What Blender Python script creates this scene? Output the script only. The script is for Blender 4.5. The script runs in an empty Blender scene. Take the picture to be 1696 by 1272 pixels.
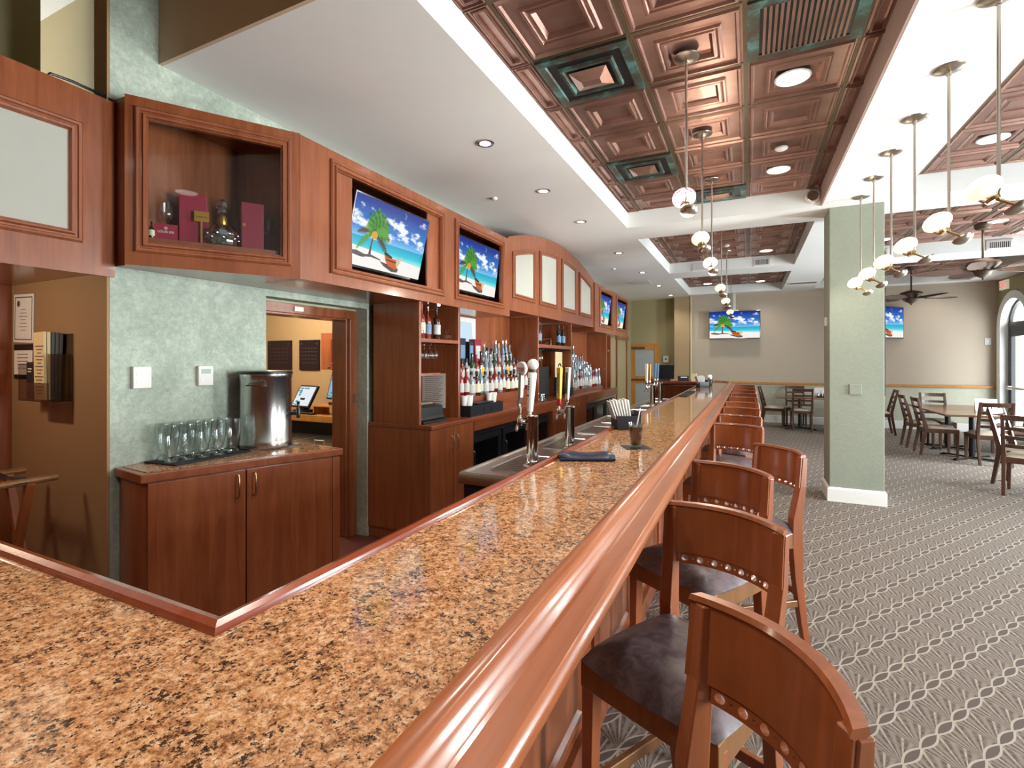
import bpy, bmesh, math, random
from mathutils import Vector, Matrix
random.seed(7)
PI = math.pi
SC = bpy.context.scene
COL = SC.collection

# ------------------------------------------------------------ camera, world, main light, exposure
F_PX, W_PX = 820.0, 1696.0
cam_d = bpy.data.cameras.new('camera')
cam_d.sensor_width = 36.0
cam_d.lens = 36.0 * F_PX / W_PX
cam_d.shift_y = -40.0 / W_PX
cam_d.clip_start = 0.05
cam = bpy.data.objects.new('camera', cam_d)
COL.objects.link(cam)
cam.location = (0, 0, 1.5)
cam.rotation_euler = (PI / 2, 0, math.atan(393.0 / 820.0))
SC.camera = cam
SC.view_settings.view_transform = 'Standard'
SC.view_settings.look = 'None'
SC.view_settings.gamma = 1.0
SC.view_settings.use_curve_mapping = False
SC.view_settings.exposure = 0.95
SC.cycles.max_bounces = 8
SC.cycles.diffuse_bounces = 5
SC.cycles.glossy_bounces = 4
SC.cycles.transmission_bounces = 6
SC.cycles.transparent_max_bounces = 32
SC.cycles.sample_clamp_indirect = 6.0
SC.cycles.caustics_reflective = False
SC.cycles.caustics_refractive = False

world = bpy.data.worlds.new('world')
SC.world = world
world.use_nodes = True
world.node_tree.nodes['Background'].inputs[0].default_value = (0.93, 0.97, 1.0, 1)
world.node_tree.nodes['Background'].inputs[1].default_value = 3.0


def area_light(name, loc, rot, sx, sy, power, col=(1, 1, 1), spread=PI):
    d = bpy.data.lights.new(name, 'AREA')
    d.shape = 'RECTANGLE'
    d.size, d.size_y = sx, sy
    d.energy = power
    d.color = col
    d.spread = spread
    o = bpy.data.objects.new(name, d)
    COL.objects.link(o)
    o.location = loc
    o.rotation_euler = rot
    return o


# daylight entering through the windows of the dining side and behind the bar end
WIN_Y = (12.65, 9.0, 5.4, 1.8)
for wy in WIN_Y:
    area_light('daylight', (4.86, wy, 1.45), (0, PI / 2, 0), 2.5, 1.15, {12.65: 35, 9.0: 240, 5.4: 290, 1.8: 340}[wy], (0.95, 0.98, 1.0))


def spot(name, loc, power, size=2.2, col=(1.0, 0.93, 0.82)):
    d = bpy.data.lights.new(name, 'SPOT')
    d.energy = power
    d.spot_size = size
    d.spot_blend = 0.9
    d.shadow_soft_size = 0.05
    d.color = col
    o = bpy.data.objects.new(name, d)
    COL.objects.link(o)
    o.location = loc
    return o


# ------------------------------------------------------------ materials
def lin(h):
    if isinstance(h, tuple):
        return h
    v = [int(h[i:i + 2], 16) / 255 for i in (0, 2, 4)]
    return tuple((c / 12.92 if c <= 0.04045 else ((c + 0.055) / 1.055) ** 2.4) for c in v)


class NT:
    def __init__(s, name):
        s.m = bpy.data.materials.new(name)
        s.m.use_nodes = True
        s.t = s.m.node_tree
        s.b = s.t.nodes['Principled BSDF']
        s.out = s.t.nodes['Material Output']

    def n(s, typ, **kw):
        nd = s.t.nodes.new(typ)
        for k, v in kw.items():
            setattr(nd, k, v)
        return nd

    def set(s, sock, v):
        if hasattr(v, 'is_output') or isinstance(v, bpy.types.NodeSocket):
            s.t.links.new(v, sock)
        else:
            if isinstance(v, tuple) and len(v) == 3 and sock.type == 'RGBA':
                v = v + (1,)
            sock.default_value = v

    def math(s, op, a, b=0.0, c=None):
        nd = s.n('ShaderNodeMath', operation=op)
        s.set(nd.inputs[0], a)
        s.set(nd.inputs[1], b)
        if c is not None:
            s.set(nd.inputs[2], c)
        return nd.outputs[0]

    def coord(s, kind='Object', scale=(1, 1, 1), rot=(0, 0, 0), loc=(0, 0, 0)):
        tc = s.n('ShaderNodeTexCoord')
        mp = s.n('ShaderNodeMapping')
        s.t.links.new(tc.outputs[kind], mp.inputs[0])
        mp.inputs['Scale'].default_value = scale
        mp.inputs['Rotation'].default_value = rot
        mp.inputs['Location'].default_value = loc
        return mp.outputs[0]

    def noise(s, vec, scale, detail=3, rough=0.5, dist=0.0):
        nd = s.n('ShaderNodeTexNoise')
        s.set(nd.inputs['Vector'], vec)
        nd.inputs['Scale'].default_value = scale
        nd.inputs['Detail'].default_value = detail
        nd.inputs['Roughness'].default_value = rough
        nd.inputs['Distortion'].default_value = dist
        return nd.outputs[0]

    def voro(s, vec, scale, feature='F1', out=0):
        nd = s.n('ShaderNodeTexVoronoi', feature=feature)
        s.set(nd.inputs['Vector'], vec)
        nd.inputs['Scale'].default_value = scale
        return nd.outputs[out]

    def ramp(s, fac, stops, interp='LINEAR'):
        nd = s.n('ShaderNodeValToRGB')
        nd.color_ramp.interpolation = interp
        s.set(nd.inputs[0], fac)
        el = nd.color_ramp.elements
        while len(el) < len(stops):
            el.new(0.5)
        for e, (p, c) in zip(el, stops):
            e.position = p
            e.color = tuple(lin(c)) + (1,)
        return nd.outputs[0]

    def mix(s, fac, a, b, typ='MIX'):
        nd = s.n('ShaderNodeMixRGB', blend_type=typ)
        s.set(nd.inputs[0], fac)
        s.set(nd.inputs[1], lin(a) if isinstance(a, str) else a)
        s.set(nd.inputs[2], lin(b) if isinstance(b, str) else b)
        return nd.outputs[0]

    def sep(s, vec):
        nd = s.n('ShaderNodeSeparateXYZ')
        s.set(nd.inputs[0], vec)
        return nd.outputs

    def bump(s, h, strength=0.2, dist=0.01):
        nd = s.n('ShaderNodeBump')
        nd.inputs['Strength'].default_value = strength
        nd.inputs['Distance'].default_value = dist
        s.set(nd.inputs['Height'], h)
        s.t.links.new(nd.outputs[0], s.b.inputs['Normal'])

    def fin(s, col=None, rough=0.5, metal=0.0, **kw):
        if col is not None:
            s.set(s.b.inputs['Base Color'], lin(col) if isinstance(col, str) else col)
        s.set(s.b.inputs['Roughness'], rough)
        s.set(s.b.inputs['Metallic'], metal)
        for k, v in kw.items():
            s.set(s.b.inputs[k.replace('_', ' ')], lin(v) if isinstance(v, str) else v)
        return s.m


def plain(name, col, rough=0.5, metal=0.0, var=0.06, **kw):
    """a surface with a faint procedural mottling"""
    t = NT(name)
    c = lin(col)
    n = t.noise(t.coord('Object'), 9.0, 3)
    a = tuple(max(0, x * (1 - var)) for x in c)
    b = tuple(min(1, x * (1 + var)) for x in c)
    return t.fin(t.mix(n, a, b), rough, metal, **kw)


def wood(name, dark, light, rough=0.28, coat=0.5, axis='z', scale=1.0):
    t = NT(name)
    sc = {'z': (14, 14, 1.1), 'y': (14, 1.1, 14), 'x': (1.1, 14, 14)}[axis]
    v = t.coord('Object', tuple(k * scale for k in sc))
    n1 = t.noise(v, 1.6, 5, 0.62, 0.6)
    n2 = t.noise(t.coord('Object', (1, 1, 1)), 2.2, 2)
    f = t.math('ADD', t.math('MULTIPLY', n1, 0.75), t.math('MULTIPLY', n2, 0.25))
    col = t.ramp(f, [(0.30, dark), (0.70, light)])
    t.bump(n1, 0.04, 0.002)
    return t.fin(col, rough, 0, Coat_Weight=coat, Coat_Roughness=0.12)


M = {}
M['cherry'] = wood('cherry wood', '74391f', '9c5a38')
M['cherry_y'] = wood('cherry wood along', '71361d', '975333', axis='y')
M['rail'] = wood('polished cherry rail', '84431f', 'a05a2e', rough=0.3, coat=0.35, axis='y')
M['nosing'] = wood('dark cherry nosing', '722f1b', '944529', rough=0.2, coat=0.8, axis='y')
M['stool'] = wood('stool wood', '7a3e20', '9b552d', rough=0.3, coat=0.5)
M['stool_edge'] = wood('pale stool wood', '6c4321', '88592f', rough=0.35, coat=0.3)
M['dining'] = wood('dark walnut', '3e2518', '5a3826', rough=0.35, coat=0.3)
M['orange_wood'] = wood('honey oak', 'a86f33', 'c98d48', rough=0.4, coat=0.2)
M['tabletop'] = wood('table top', '6d4a37', '8d6650', rough=0.25, coat=0.5, axis='y')
M['white'] = plain('white ceiling paint', 'ebebe9', 0.9, var=0.015)
M['white_trim'] = plain('white trim paint', 'ecebe8', 0.5, var=0.015)
M['cream'] = plain('cream paint', 'd8cda8', 0.8, var=0.03)


def stucco(name, a, b, sc=14, strength=0.35):
    t = NT(name)
    v = t.coord('Object')
    n = t.noise(v, sc, 8, 0.78, 0.5)
    n2 = t.noise(v, 1.3, 2)
    f = t.math('ADD', t.math('MULTIPLY', n, 0.65), t.math('MULTIPLY', n2, 0.35))
    t.bump(n, strength, 0.012)
    return t.fin(t.ramp(f, [(0.34, a), (0.66, b)]), 0.75)


M['sage'] = stucco('sage green skim plaster', '96a284', 'aeb898', 16, 0.3)
t = NT('troweled sage plaster')
v = t.coord('Object')
n = t.noise(v, 34, 8, 0.8, 0.4)
n2 = t.noise(v, 3.2, 5, 0.65, 0.8)
n3 = t.noise(v, 1.1, 2)
f = t.math('ADD', t.math('ADD', t.math('MULTIPLY', n, 0.5), t.math('MULTIPLY', n2, 0.4)), t.math('MULTIPLY', n3, 0.2))
t.bump(n, 0.35, 0.01)
M['sage_blue'] = t.fin(t.ramp(f, [(0.44, '8d978a'), (0.55, 'a2ac9e'), (0.66, 'bec6b7')]), 0.7)
M['column'] = stucco('olive green textured paint', '8a9082', '979c8c', 30, 0.25)
M['wallpaper'] = stucco('sage textured wallpaper', 'b5b4a2', 'c4c3b2', 12, 0.35)
M['tan'] = plain('tan wall paint', 'aa9270', 0.85, var=0.03)
M['greige'] = plain('greige wall paint', 'b8aa99', 0.85, var=0.02)
M['olive'] = plain('olive wall paint', 'a09470', 0.85, var=0.03)
M['brown'] = plain('brown wall paint', '9a7a56', 0.7, var=0.03)
M['black'] = plain('black plastic', '16171a', 0.35)
M['black_gloss'] = plain('glossy black', '0d0e12', 0.12)
M['navy'] = plain('navy leatherette', '18203c', 0.35)
M['slate'] = plain('blue black plastic', '20242c', 0.3)
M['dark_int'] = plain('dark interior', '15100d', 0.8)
M['bronze'] = plain('bronze brown metal', '574638', 0.55, 0.25)
M['blade'] = plain('carved brown blade', '5f473c', 0.65)
M['steel'] = plain('stainless steel', 'c8c8c6', 0.22, 1.0)
M['chrome'] = plain('chrome', 'dedede', 0.08, 1.0)
M['nickel'] = plain('brushed nickel', 'b9aea2', 0.28, 1.0)
M['brass'] = plain('brass', 'b39c72', 0.3, 1.0)
M['paper'] = plain('white paper', 'e6e4e0', 0.8)
M['paper_cream'] = plain('cream paper', 'dcc79a', 0.8)
M['ink'] = plain('grey ink', '55504c', 0.8)
M['fabric'] = plain('pale speaker cloth', 'aeaca2', 0.95, var=0.03)
M['fabric_seat'] = plain('cream seat fabric', 'cdbfae', 0.9, var=0.05)
M['red_box'] = plain('crimson box', '8e1230', 0.45)
M['red'] = plain('red', 'c02028', 0.35)
M['gold'] = plain('gold', 'b98a3a', 0.3, 0.8)
M['plaque'] = plain('dark plaque', '1d1420', 0.3)
M['tile_red'] = plain('quarry tile', '5e2f24', 0.4, var=0.15)
M['white_plastic'] = plain('white plastic', 'dddad6', 0.55, var=0.01)
M['pink_plastic'] = plain('beige plastic', 'd8c0a8', 0.4, var=0.01)
M['lcd'] = plain('grey display', '8fa09a', 0.2)
M['rubber'] = plain('black rubber', '14161c', 0.7)


def emis(name, col, strength):
    t = NT(name)
    return t.fin(col, 0.5, Emission_Color=col, Emission_Strength=strength)


M['lamp'] = emis('lit lamp diffuser', 'fffaf0', 3.4)
M['lamp_shade'] = emis('lit glass shade', 'ffeccb', .55)
M['shade_pink'] = None
t = NT('speckled lit glass')
f = t.noise(t.coord('Object'), 60, 3)
c = t.ramp(f, [(0.42, 'e06a7a'), (0.56, 'fff3ec')])
M['shade_pink'] = t.fin(c, 0.3, Emission_Color=c, Emission_Strength=.9)


def glass(name, col, rough=0.02, tint=0.8, extra=0.0):
    t = NT(name)
    tr = t.n('ShaderNodeBsdfTransparent')
    gl = t.n('ShaderNodeBsdfGlossy')
    gl.inputs['Roughness'].default_value = rough
    lw = t.n('ShaderNodeLayerWeight')
    lw.inputs['Blend'].default_value = 0.5
    fr = t.math('ADD', t.math('MULTIPLY', t.math('POWER', lw.outputs['Facing'], 3.5), 0.8), 0.035)
    tr.inputs[0].default_value = lin(col) + (1,)
    mx = t.n('ShaderNodeMixShader')
    fac = t.math('ADD', t.math('MULTIPLY', fr, tint), extra)
    t.t.links.new(fac, mx.inputs[0])
    t.t.links.new(tr.outputs[0], mx.inputs[1])
    t.t.links.new(gl.outputs[0], mx.inputs[2])
    t.t.links.new(mx.outputs[0], t.out.inputs[0])
    return t.m


M['glass'] = glass('clear drinking glass', 'fafcfc', .02, 1.25, .02)
M['pane'] = glass('window pane', 'f8fbfb', .02, .5)
M['acrylic'] = glass('smoky acrylic', 'dcd6d2', .05, .8, .02)
M['crystal'] = glass('cut crystal', 'e8eef0', .05, 1.0, .38)


def liquor(name, col, rough=0.06):
    t = NT(name)
    return t.fin(col, rough, 0, Coat_Weight=0.6, Coat_Roughness=0.03, Specular_IOR_Level=0.7)


M['amber'] = liquor('amber whisky bottle', '6e2410')
M['darkgreen'] = liquor('dark green bottle', '24381f')
M['clearb'] = liquor('clear spirit bottle', '7c878b')
M['bluebottle'] = liquor('pale blue bottle', '6a8798')
M['brownb'] = liquor('brown bottle', '3a1a0e')
M['winedark'] = liquor('dark wine bottle', '16181e')
M['cola'] = liquor('cola', '3a1409')
M['ruby'] = liquor('ruby bottle', '7a1420')
M['lab_white'] = plain('white label', 'c6c3bd', 0.7)
M['pewter'] = plain('pewter', '8b857d', 0.32, 0.85)
M['lab_cream'] = plain('cream label', 'd8cfae', 0.6)
M['lab_blue'] = plain('blue label', '6f8ca8', 0.6)
M['lab_red'] = plain('red label', 'a03030', 0.6)
M['lab_yellow'] = plain('yellow label', 'd8b040', 0.6)
M['lab_black'] = plain('black label', '202024', 0.5)

# granite
t = NT('speckled tan granite')
v = t.coord('Object')
n1 = t.noise(v, 80, 8, 0.8, 0.2)
base = t.ramp(n1, [(0.38, '6a4430'), (0.455, 'a2704a'), (0.53, 'c49066'), (0.62, 'd4b496')])
vo = t.voro(v, 95)
n2 = t.noise(v, 120, 5, 0.75)
n3 = t.noise(v, 22, 4, 0.65)
dk = t.math('ADD', n2, t.math('MULTIPLY', n3, 0.35))
dm = t.ramp(dk, [(0.545, (1, 1, 1)), (0.575, (0, 0, 0))])
dm = t.ramp(dk, [(0.715, (0, 0, 0)), (0.765, (1, 1, 1))])
col = t.mix(dm, base, '3c281e')
n5 = t.noise(t.coord('Object', loc=(7, 2, 1)), 95, 5, 0.75)
col = t.mix(t.ramp(n5, [(0.575, (0, 0, 0)), (0.65, (.8, .8, .8))]), col, '6e5240')
n4 = t.noise(t.coord('Object', loc=(3, 5, 1)), 110, 5, 0.75)
col = t.mix(t.ramp(n4, [(0.60, (0, 0, 0)), (0.68, (.75, .75, .75))]), col, 'dcc6a6')
M['granite'] = t.fin(col, 0.07, 0, Specular_IOR_Level=0.42)

# seat leather
t = NT('mottled brown leather')
n = t.noise(t.coord('Object', (1, 1, 1)), 26, 4, 0.6, 0.8)
t.bump(t.noise(t.coord('Object'), 160, 2), 0.08, 0.003)
M['leather'] = t.fin(t.ramp(n, [(0.35, '3f3537'), (0.65, '63555a')]), 0.38)

# carpet: rows of leaf shapes with fans of spokes between
t = NT('patterned carpet')
v = t.coord('Object', (1 / 0.145, 1 / 0.145, 1), (0, 0, math.radians(-55.5)))
s = t.sep(v)
u = t.math('FRACT', s[0])
w = t.math('FRACT', s[1])
dv = t.math('MINIMUM', w, t.math('SUBTRACT', 1.0, w))
ln = t.math('MULTIPLY', t.math('SINE', t.math('MULTIPLY', u, PI)), 0.115)
q = t.math('SUBTRACT', dv, ln)
ang = t.math('ARCTAN2', w, u)
spk = t.math('ABSOLUTE', t.math('SINE', t.math('MULTIPLY', ang, 8.0)))
fan = t.ramp(spk, [(0.14, 'b0a498'), (0.34, '5c504a'), (0.78, '564a43'), (1.0, '8f8277')])
nz = t.noise(v, 7, 3, 0.6)
fan = t.mix(t.ramp(nz, [(0.44, (0, 0, 0)), (0.58, (0.6, 0.6, 0.6))]), fan, '85786e')
inside = t.math('LESS_THAN', q, -0.012)
band = t.math('LESS_THAN', q, 0.045)
col = t.mix(band, fan, 'b2a79b')
col = t.mix(inside, col, '5e524c')
nf = t.noise(t.coord('Object'), 420, 2)
col = t.mix(t.math('MULTIPLY', nf, 0.45), col, '55493f', 'MULTIPLY')
t.bump(nf, 0.3, 0.004)
M['carpet'] = t.fin(col, 0.95)

# copper tiles
t = NT('aged copper tile')
n = t.noise(t.coord('Object'), 3.0, 4, 0.6)
nb = t.noise(t.coord('Object'), 120, 2)
t.bump(nb, 0.12, 0.003)
M['copper'] = t.fin(t.ramp(n, [(0.35, '9c786c'), (0.65, 'b89286')]), 0.34, 0.85)
t = NT('verdigris copper')
n = t.noise(t.coord('Object'), 6.0, 5, 0.65)
M['verdigris'] = t.fin(t.ramp(n, [(0.36, '5a3c30'), (0.5, '4c5a50'), (0.66, '6a9a98')]), 0.4, 0.6)
M['tgrid'] = plain('patina grid bar', '6a5c46', 0.4, 0.6, var=0.2)

# screens
t = NT('beach scene on lit screen')
tc = t.n('ShaderNodeTexCoord')
s = t.sep(tc.outputs['UV'])
U, V = s[0], s[1]
sky = t.ramp(V, [(0.42, '7cc4ea'), (0.56, '2a7fd2'), (0.95, '042a90')])
mp = t.n('ShaderNodeMapping')
t.t.links.new(tc.outputs['UV'], mp.inputs[0])
mp.inputs['Scale'].default_value = (5.5, 6.5, 1)
mp.inputs['Location'].default_value = (2.1, 0.6, 0)
cn = t.noise(mp.outputs[0], 1.0, 6, 0.58)
band = t.ramp(V, [(0.40, (0, 0, 0)), (0.47, (0.9, 0.9, 0.9)), (0.72, (0.75, 0.75, 0.75)), (0.97, (0, 0, 0))])
cl = t.ramp(t.math('MULTIPLY', cn, t.math('ADD', 0.72, t.math('MULTIPLY', band, 0.33))), [(0.47, (0, 0, 0)), (0.57, (1, 1, 1))])
sky = t.mix(cl, sky, 'eef4fc')
sea = t.ramp(V, [(0.22, '9ae6ea'), (0.30, '30c4d4'), (0.43, '1a9ec8')])
hor = t.math('GREATER_THAN', V, 0.425)
im = t.mix(hor, sea, sky)
shore = t.math('ADD', 0.285, t.math('MULTIPLY', U, -0.08))
sand = t.math('LESS_THAN', V, shore)
im = t.mix(sand, im, 'f2eee8')
M['screen'] = t.fin((0.01, 0.01, 0.01), 0.3, Specular_IOR_Level=.08, Emission_Color=im, Emission_Strength=0.54)
for k, h, st in (('px_trunk', '5a3c26', .8), ('px_green', '2f7a24', .8), ('px_green2', '5aa832', .8), ('px_yellow', 'e0a020', .9),
                 ('px_orange', 'd8641c', .9), ('px_dark', '3a3232', .7), ('px_shadow', '6a625e', .7), ('px_pale', 'dccaa8', .9),
                 ('px_white', 'e8eef6', .9), ('px_blue', '86b8e0', .9), ('px_teal', '4aa0b0', .8), ('px_grey', '9098a8', .8),
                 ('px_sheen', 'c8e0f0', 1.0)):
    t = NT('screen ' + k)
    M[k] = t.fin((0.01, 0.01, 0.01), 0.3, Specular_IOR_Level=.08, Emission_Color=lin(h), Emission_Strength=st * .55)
M['exit_red'] = emis('exit lettering', 'e03028', .8)
M['exit_face'] = emis('exit sign face', 'd8d0c0', .25)
M['daylight_glass'] = M['pane']


# ------------------------------------------------------------ mesh building
class MB:
    """collects vertices and faces of ONE mesh"""

    def __init__(s):
        s.v, s.f, s.mi = [], [], []
        s.T = None

    def add(s, vs, fs, mi=0, T=None):
        o = len(s.v)
        T = T if T is not None else s.T
        for p in vs:
            p = Vector(p)
            if T is not None:
                p = T @ p
            s.v.append(tuple(p))
        for f in fs:
            s.f.append(tuple(i + o for i in f))
            s.mi.append(mi)
        return s

    def box(s, x0, y0, z0, x1, y1, z1, mi=0, T=None):
        x0, x1 = min(x0, x1), max(x0, x1)
        y0, y1 = min(y0, y1), max(y0, y1)
        z0, z1 = min(z0, z1), max(z0, z1)
        vs = [(x0, y0, z0), (x1, y0, z0), (x1, y1, z0), (x0, y1, z0), (x0, y0, z1), (x1, y0, z1), (x1, y1, z1), (x0, y1, z1)]
        fs = [(0, 3, 2, 1), (4, 5, 6, 7), (0, 1, 5, 4), (1, 2, 6, 5), (2, 3, 7, 6), (3, 0, 4, 7)]
        return s.add(vs, fs, mi, T)

    def prism(s, poly, z0, z1, mi=0, T=None):
        n = len(poly)
        a = sum(poly[i][0] * poly[(i + 1) % n][1] - poly[(i + 1) % n][0] * poly[i][1] for i in range(n))
        if a < 0:
            poly = poly[::-1]
        vs = [(p[0], p[1], z0) for p in poly] + [(p[0], p[1], z1) for p in poly]
        fs = [tuple(range(n - 1, -1, -1)), tuple(range(n, 2 * n))]
        fs += [(i, (i + 1) % n, n + (i + 1) % n, n + i) for i in range(n)]
        return s.add(vs, fs, mi, T)

    def lathe(s, prof, c=(0, 0, 0), seg=20, mi=0, T=None, axis='z'):
        vs, fs = [], []
        m = len(prof)
        for r, z in prof:
            for k in range(seg):
                a = 2 * PI * k / seg
                x, y = max(r, 1e-5) * math.cos(a), max(r, 1e-5) * math.sin(a)
                p = {'z': (x, y, z), 'x': (z, x, y), 'y': (y, z, x)}[axis]
                vs.append((p[0] + c[0], p[1] + c[1], p[2] + c[2]))
        for i in range(m - 1):
            for k in range(seg):
                k2 = (k + 1) % seg
                fs.append((i * seg + k, i * seg + k2, (i + 1) * seg + k2, (i + 1) * seg + k))
        fs.append(tuple(range(seg - 1, -1, -1)))
        fs.append(tuple(range((m - 1) * seg, m * seg)))
        return s.add(vs, fs, mi, T)

    def cyl(s, p0, p1, r0, r1=None, seg=14, mi=0, T=None):
        return s.tube([p0, p1], [r0, r0 if r1 is None else r1], seg, mi, T)

    def tube(s, pts, r, seg=10, mi=0, T=None):
        pts = [Vector(p) for p in pts]
        n = len(pts)
        rs = r if isinstance(r, (list, tuple)) else [r] * n
        vs, fs = [], []
        up = None
        for i, p in enumerate(pts):
            d = (pts[min(i + 1, n - 1)] - pts[max(i - 1, 0)]).normalized()
            if up is None:
                up = Vector((0, 0, 1)) if abs(d.z) < 0.9 else Vector((1, 0, 0))
            a = d.cross(up)
            if a.length < 1e-6:
                a = d.cross(Vector((1, 0, 0)))
            a.normalize()
            b = a.cross(d).normalized()
            up = b
            for k in range(seg):
                t = 2 * PI * k / seg
                vs.append(tuple(p + (a * math.cos(t) + b * math.sin(t)) * rs[i]))
        for i in range(n - 1):
            for k in range(seg):
                k2 = (k + 1) % seg
                fs.append((i * seg + k, i * seg + k2, (i + 1) * seg + k2, (i + 1) * seg + k))
        fs.append(tuple(range(seg - 1, -1, -1)))
        fs.append(tuple(range((n - 1) * seg, n * seg)))
        return s.add(vs, fs, mi, T)

    def bar(s, pts, wx, wy, mi=0, T=None, side=(1, 0, 0)):
        """rectangular section swept through pts; wx along `side`, wy across (lists allowed)"""
        pts = [Vector(p) for p in pts]
        n = len(pts)
        a0 = Vector(side).normalized()
        vs, fs = [], []
        for i, p in enumerate(pts):
            d = (pts[min(i + 1, n - 1)] - pts[max(i - 1, 0)]).normalized()
            a = (a0 - d * a0.dot(d)).normalized()
            b = d.cross(a).normalized()
            hx = (wx[i] if isinstance(wx, (list, tuple)) else wx) / 2
            hy = (wy[i] if isinstance(wy, (list, tuple)) else wy) / 2
            for (p1, q1) in ((-1, -1), (1, -1), (1, 1), (-1, 1)):
                vs.append(tuple(p + a * hx * p1 + b * hy * q1))
        for i in range(n - 1):
            for k in range(4):
                k2 = (k + 1) % 4
                fs.append((i * 4 + k, i * 4 + k2, (i + 1) * 4 + k2, (i + 1) * 4 + k))
        fs.append((3, 2, 1, 0))
        fs.append(tuple((n - 1) * 4 + k for k in range(4)))
        return s.add(vs, fs, mi, T)

    def loop(s, poly, prof, to3d, mi=0, close=True):
        """sweep a moulding profile [(inward offset, height)] round a convex polygon (CCW) with mitred corners"""
        n = len(poly)
        a = sum(poly[i][0] * poly[(i + 1) % n][1] - poly[(i + 1) % n][0] * poly[i][1] for i in range(n))
        if a < 0:
            poly = poly[::-1]
        P = [Vector((p[0], p[1])) for p in poly]
        offs = []
        for i in range(n):
            d1 = (P[i] - P[i - 1]).normalized()
            d2 = (P[(i + 1) % n] - P[i]).normalized()
            n1, n2 = Vector((-d1.y, d1.x)), Vector((-d2.y, d2.x))
            b = (n1 + n2)
            b = b / max(0.2, (1 + n1.dot(n2)))
            offs.append(b)
        vs, fs = [], []
        m = len(prof)
        for o, h in prof:
            for i in range(n):
                q = P[i] + offs[i] * o
                vs.append(to3d(q.x, q.y, h))
        rng = range(m) if close else range(m - 1)
        for j in rng:
            j2 = (j + 1) % m
            for i in range(n):
                i2 = (i + 1) % n
                fs.append((j * n + i, j * n + i2, j2 * n + i2, j2 * n + i))
        return s.add(vs, fs, mi)

    def grid(s, rows, mi=0, closed_u=False, T=None):
        """rows of points -> quads"""
        m, n = len(rows), len(rows[0])
        vs = [p for r in rows for p in r]
        fs = []
        for i in range(m - 1):
            for k in range(n if closed_u else n - 1):
                k2 = (k + 1) % n
                fs.append((i * n + k, i * n + k2, (i + 1) * n + k2, (i + 1) * n + k))
        return s.add(vs, fs, mi, T)

    def build(s, name, mats, parent=None, smooth=False, bevel=0, seg=2, loc=None, rot=None, sub=0, label=None):
        me = bpy.data.meshes.new(name)
        me.from_pydata(s.v, [], s.f)
        if not isinstance(mats, (list, tuple)):
            mats = [mats]
        for m in mats:
            me.materials.append(M[m] if isinstance(m, str) else m)
        for p, mi in zip(me.polygons, s.mi):
            p.material_index = mi
        bm = bmesh.new()
        bm.from_mesh(me)
        bmesh.ops.recalc_face_normals(bm, faces=bm.faces)
        bm.to_mesh(me)
        bm.free()
        if smooth:
            for p in me.polygons:
                p.use_smooth = True
            me.set_sharp_from_angle(angle=math.radians(42 if smooth is True else smooth))
        me.update()
        o = bpy.data.objects.new(name, me)
        COL.objects.link(o)
        if parent is not None:
            o.parent = parent
        if loc:
            o.location = loc
        if rot:
            o.rotation_euler = rot
        if bevel:
            b = o.modifiers.new('bevel', 'BEVEL')
            b.width = bevel
            b.segments = seg
            b.limit_method = 'ANGLE'
            b.angle_limit = math.radians(40)
        if sub:
            d = o.modifiers.new('subsurf', 'SUBSURF')
            d.levels = d.render_levels = sub
        if label:
            o['label'] = label
        return o


def box(x0, y0, z0, x1, y1, z1):
    return MB().box(x0, y0, z0, x1, y1, z1)


def tag(o, label, cat, group=None, kind=None):
    o['label'] = label
    o['category'] = cat
    if group:
        o['group'] = group
    if kind:
        o['kind'] = kind
    return o


def thing(name, label, cat, loc=(0, 0, 0), rz=0.0, group=None, rot=None):
    o = bpy.data.objects.new(name, None)
    o.empty_display_size = 0.1
    COL.objects.link(o)
    o.location = loc
    o.rotation_euler = rot if rot else (0, 0, rz)
    return tag(o, label, cat, group)


def struct(o, label=None):
    o['kind'] = 'structure'
    if label:
        o['label'] = label
    return o


def copy_tree(o, loc, rz, label, parent=None):
    c = o.copy()
    COL.objects.link(c)
    c.location = loc
    c.rotation_euler = (0, 0, rz)
    c['label'] = label

    def rec(src, dst):
        for ch in list(src.children):
            d = ch.copy()
            COL.objects.link(d)
            d.parent = dst
            rec(ch, d)
    rec(o, c)
    return c


def text(name, body, size, mat, parent, loc, rot, extrude=0.0005, align='CENTER'):
    cu = bpy.data.curves.new(name, 'FONT')
    cu.body = body
    cu.size = size
    cu.extrude = extrude
    cu.align_x = align
    cu.align_y = 'CENTER'
    cu.materials.append(M[mat])
    c = bpy.data.objects.new(name, cu)
    COL.objects.link(c)
    bpy.context.view_layer.update()
    me = bpy.data.meshes.new_from_object(c.evaluated_get(bpy.context.evaluated_depsgraph_get()))
    bpy.data.objects.remove(c)
    me.materials.clear()
    me.materials.append(M[mat])
    o = bpy.data.objects.new(name, me)
    COL.objects.link(o)
    o.parent = parent
    o.location = loc
    o.rotation_euler = rot
    return o


ORD = ['first', 'second', 'third', 'fourth', 'fifth', 'sixth', 'seventh', 'eighth', 'ninth', 'tenth', 'eleventh', 'twelfth',
       'thirteenth', 'fourteenth', 'fifteenth', 'sixteenth']

# ============================================================ THE ROOM
ZC = 3.12          # white ceiling
ZT = 3.32          # copper tiles up in the coffers
XW = -2.92         # wall behind the bar
XR = 4.56          # window wall
YF = 13.4          # far wall

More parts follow.
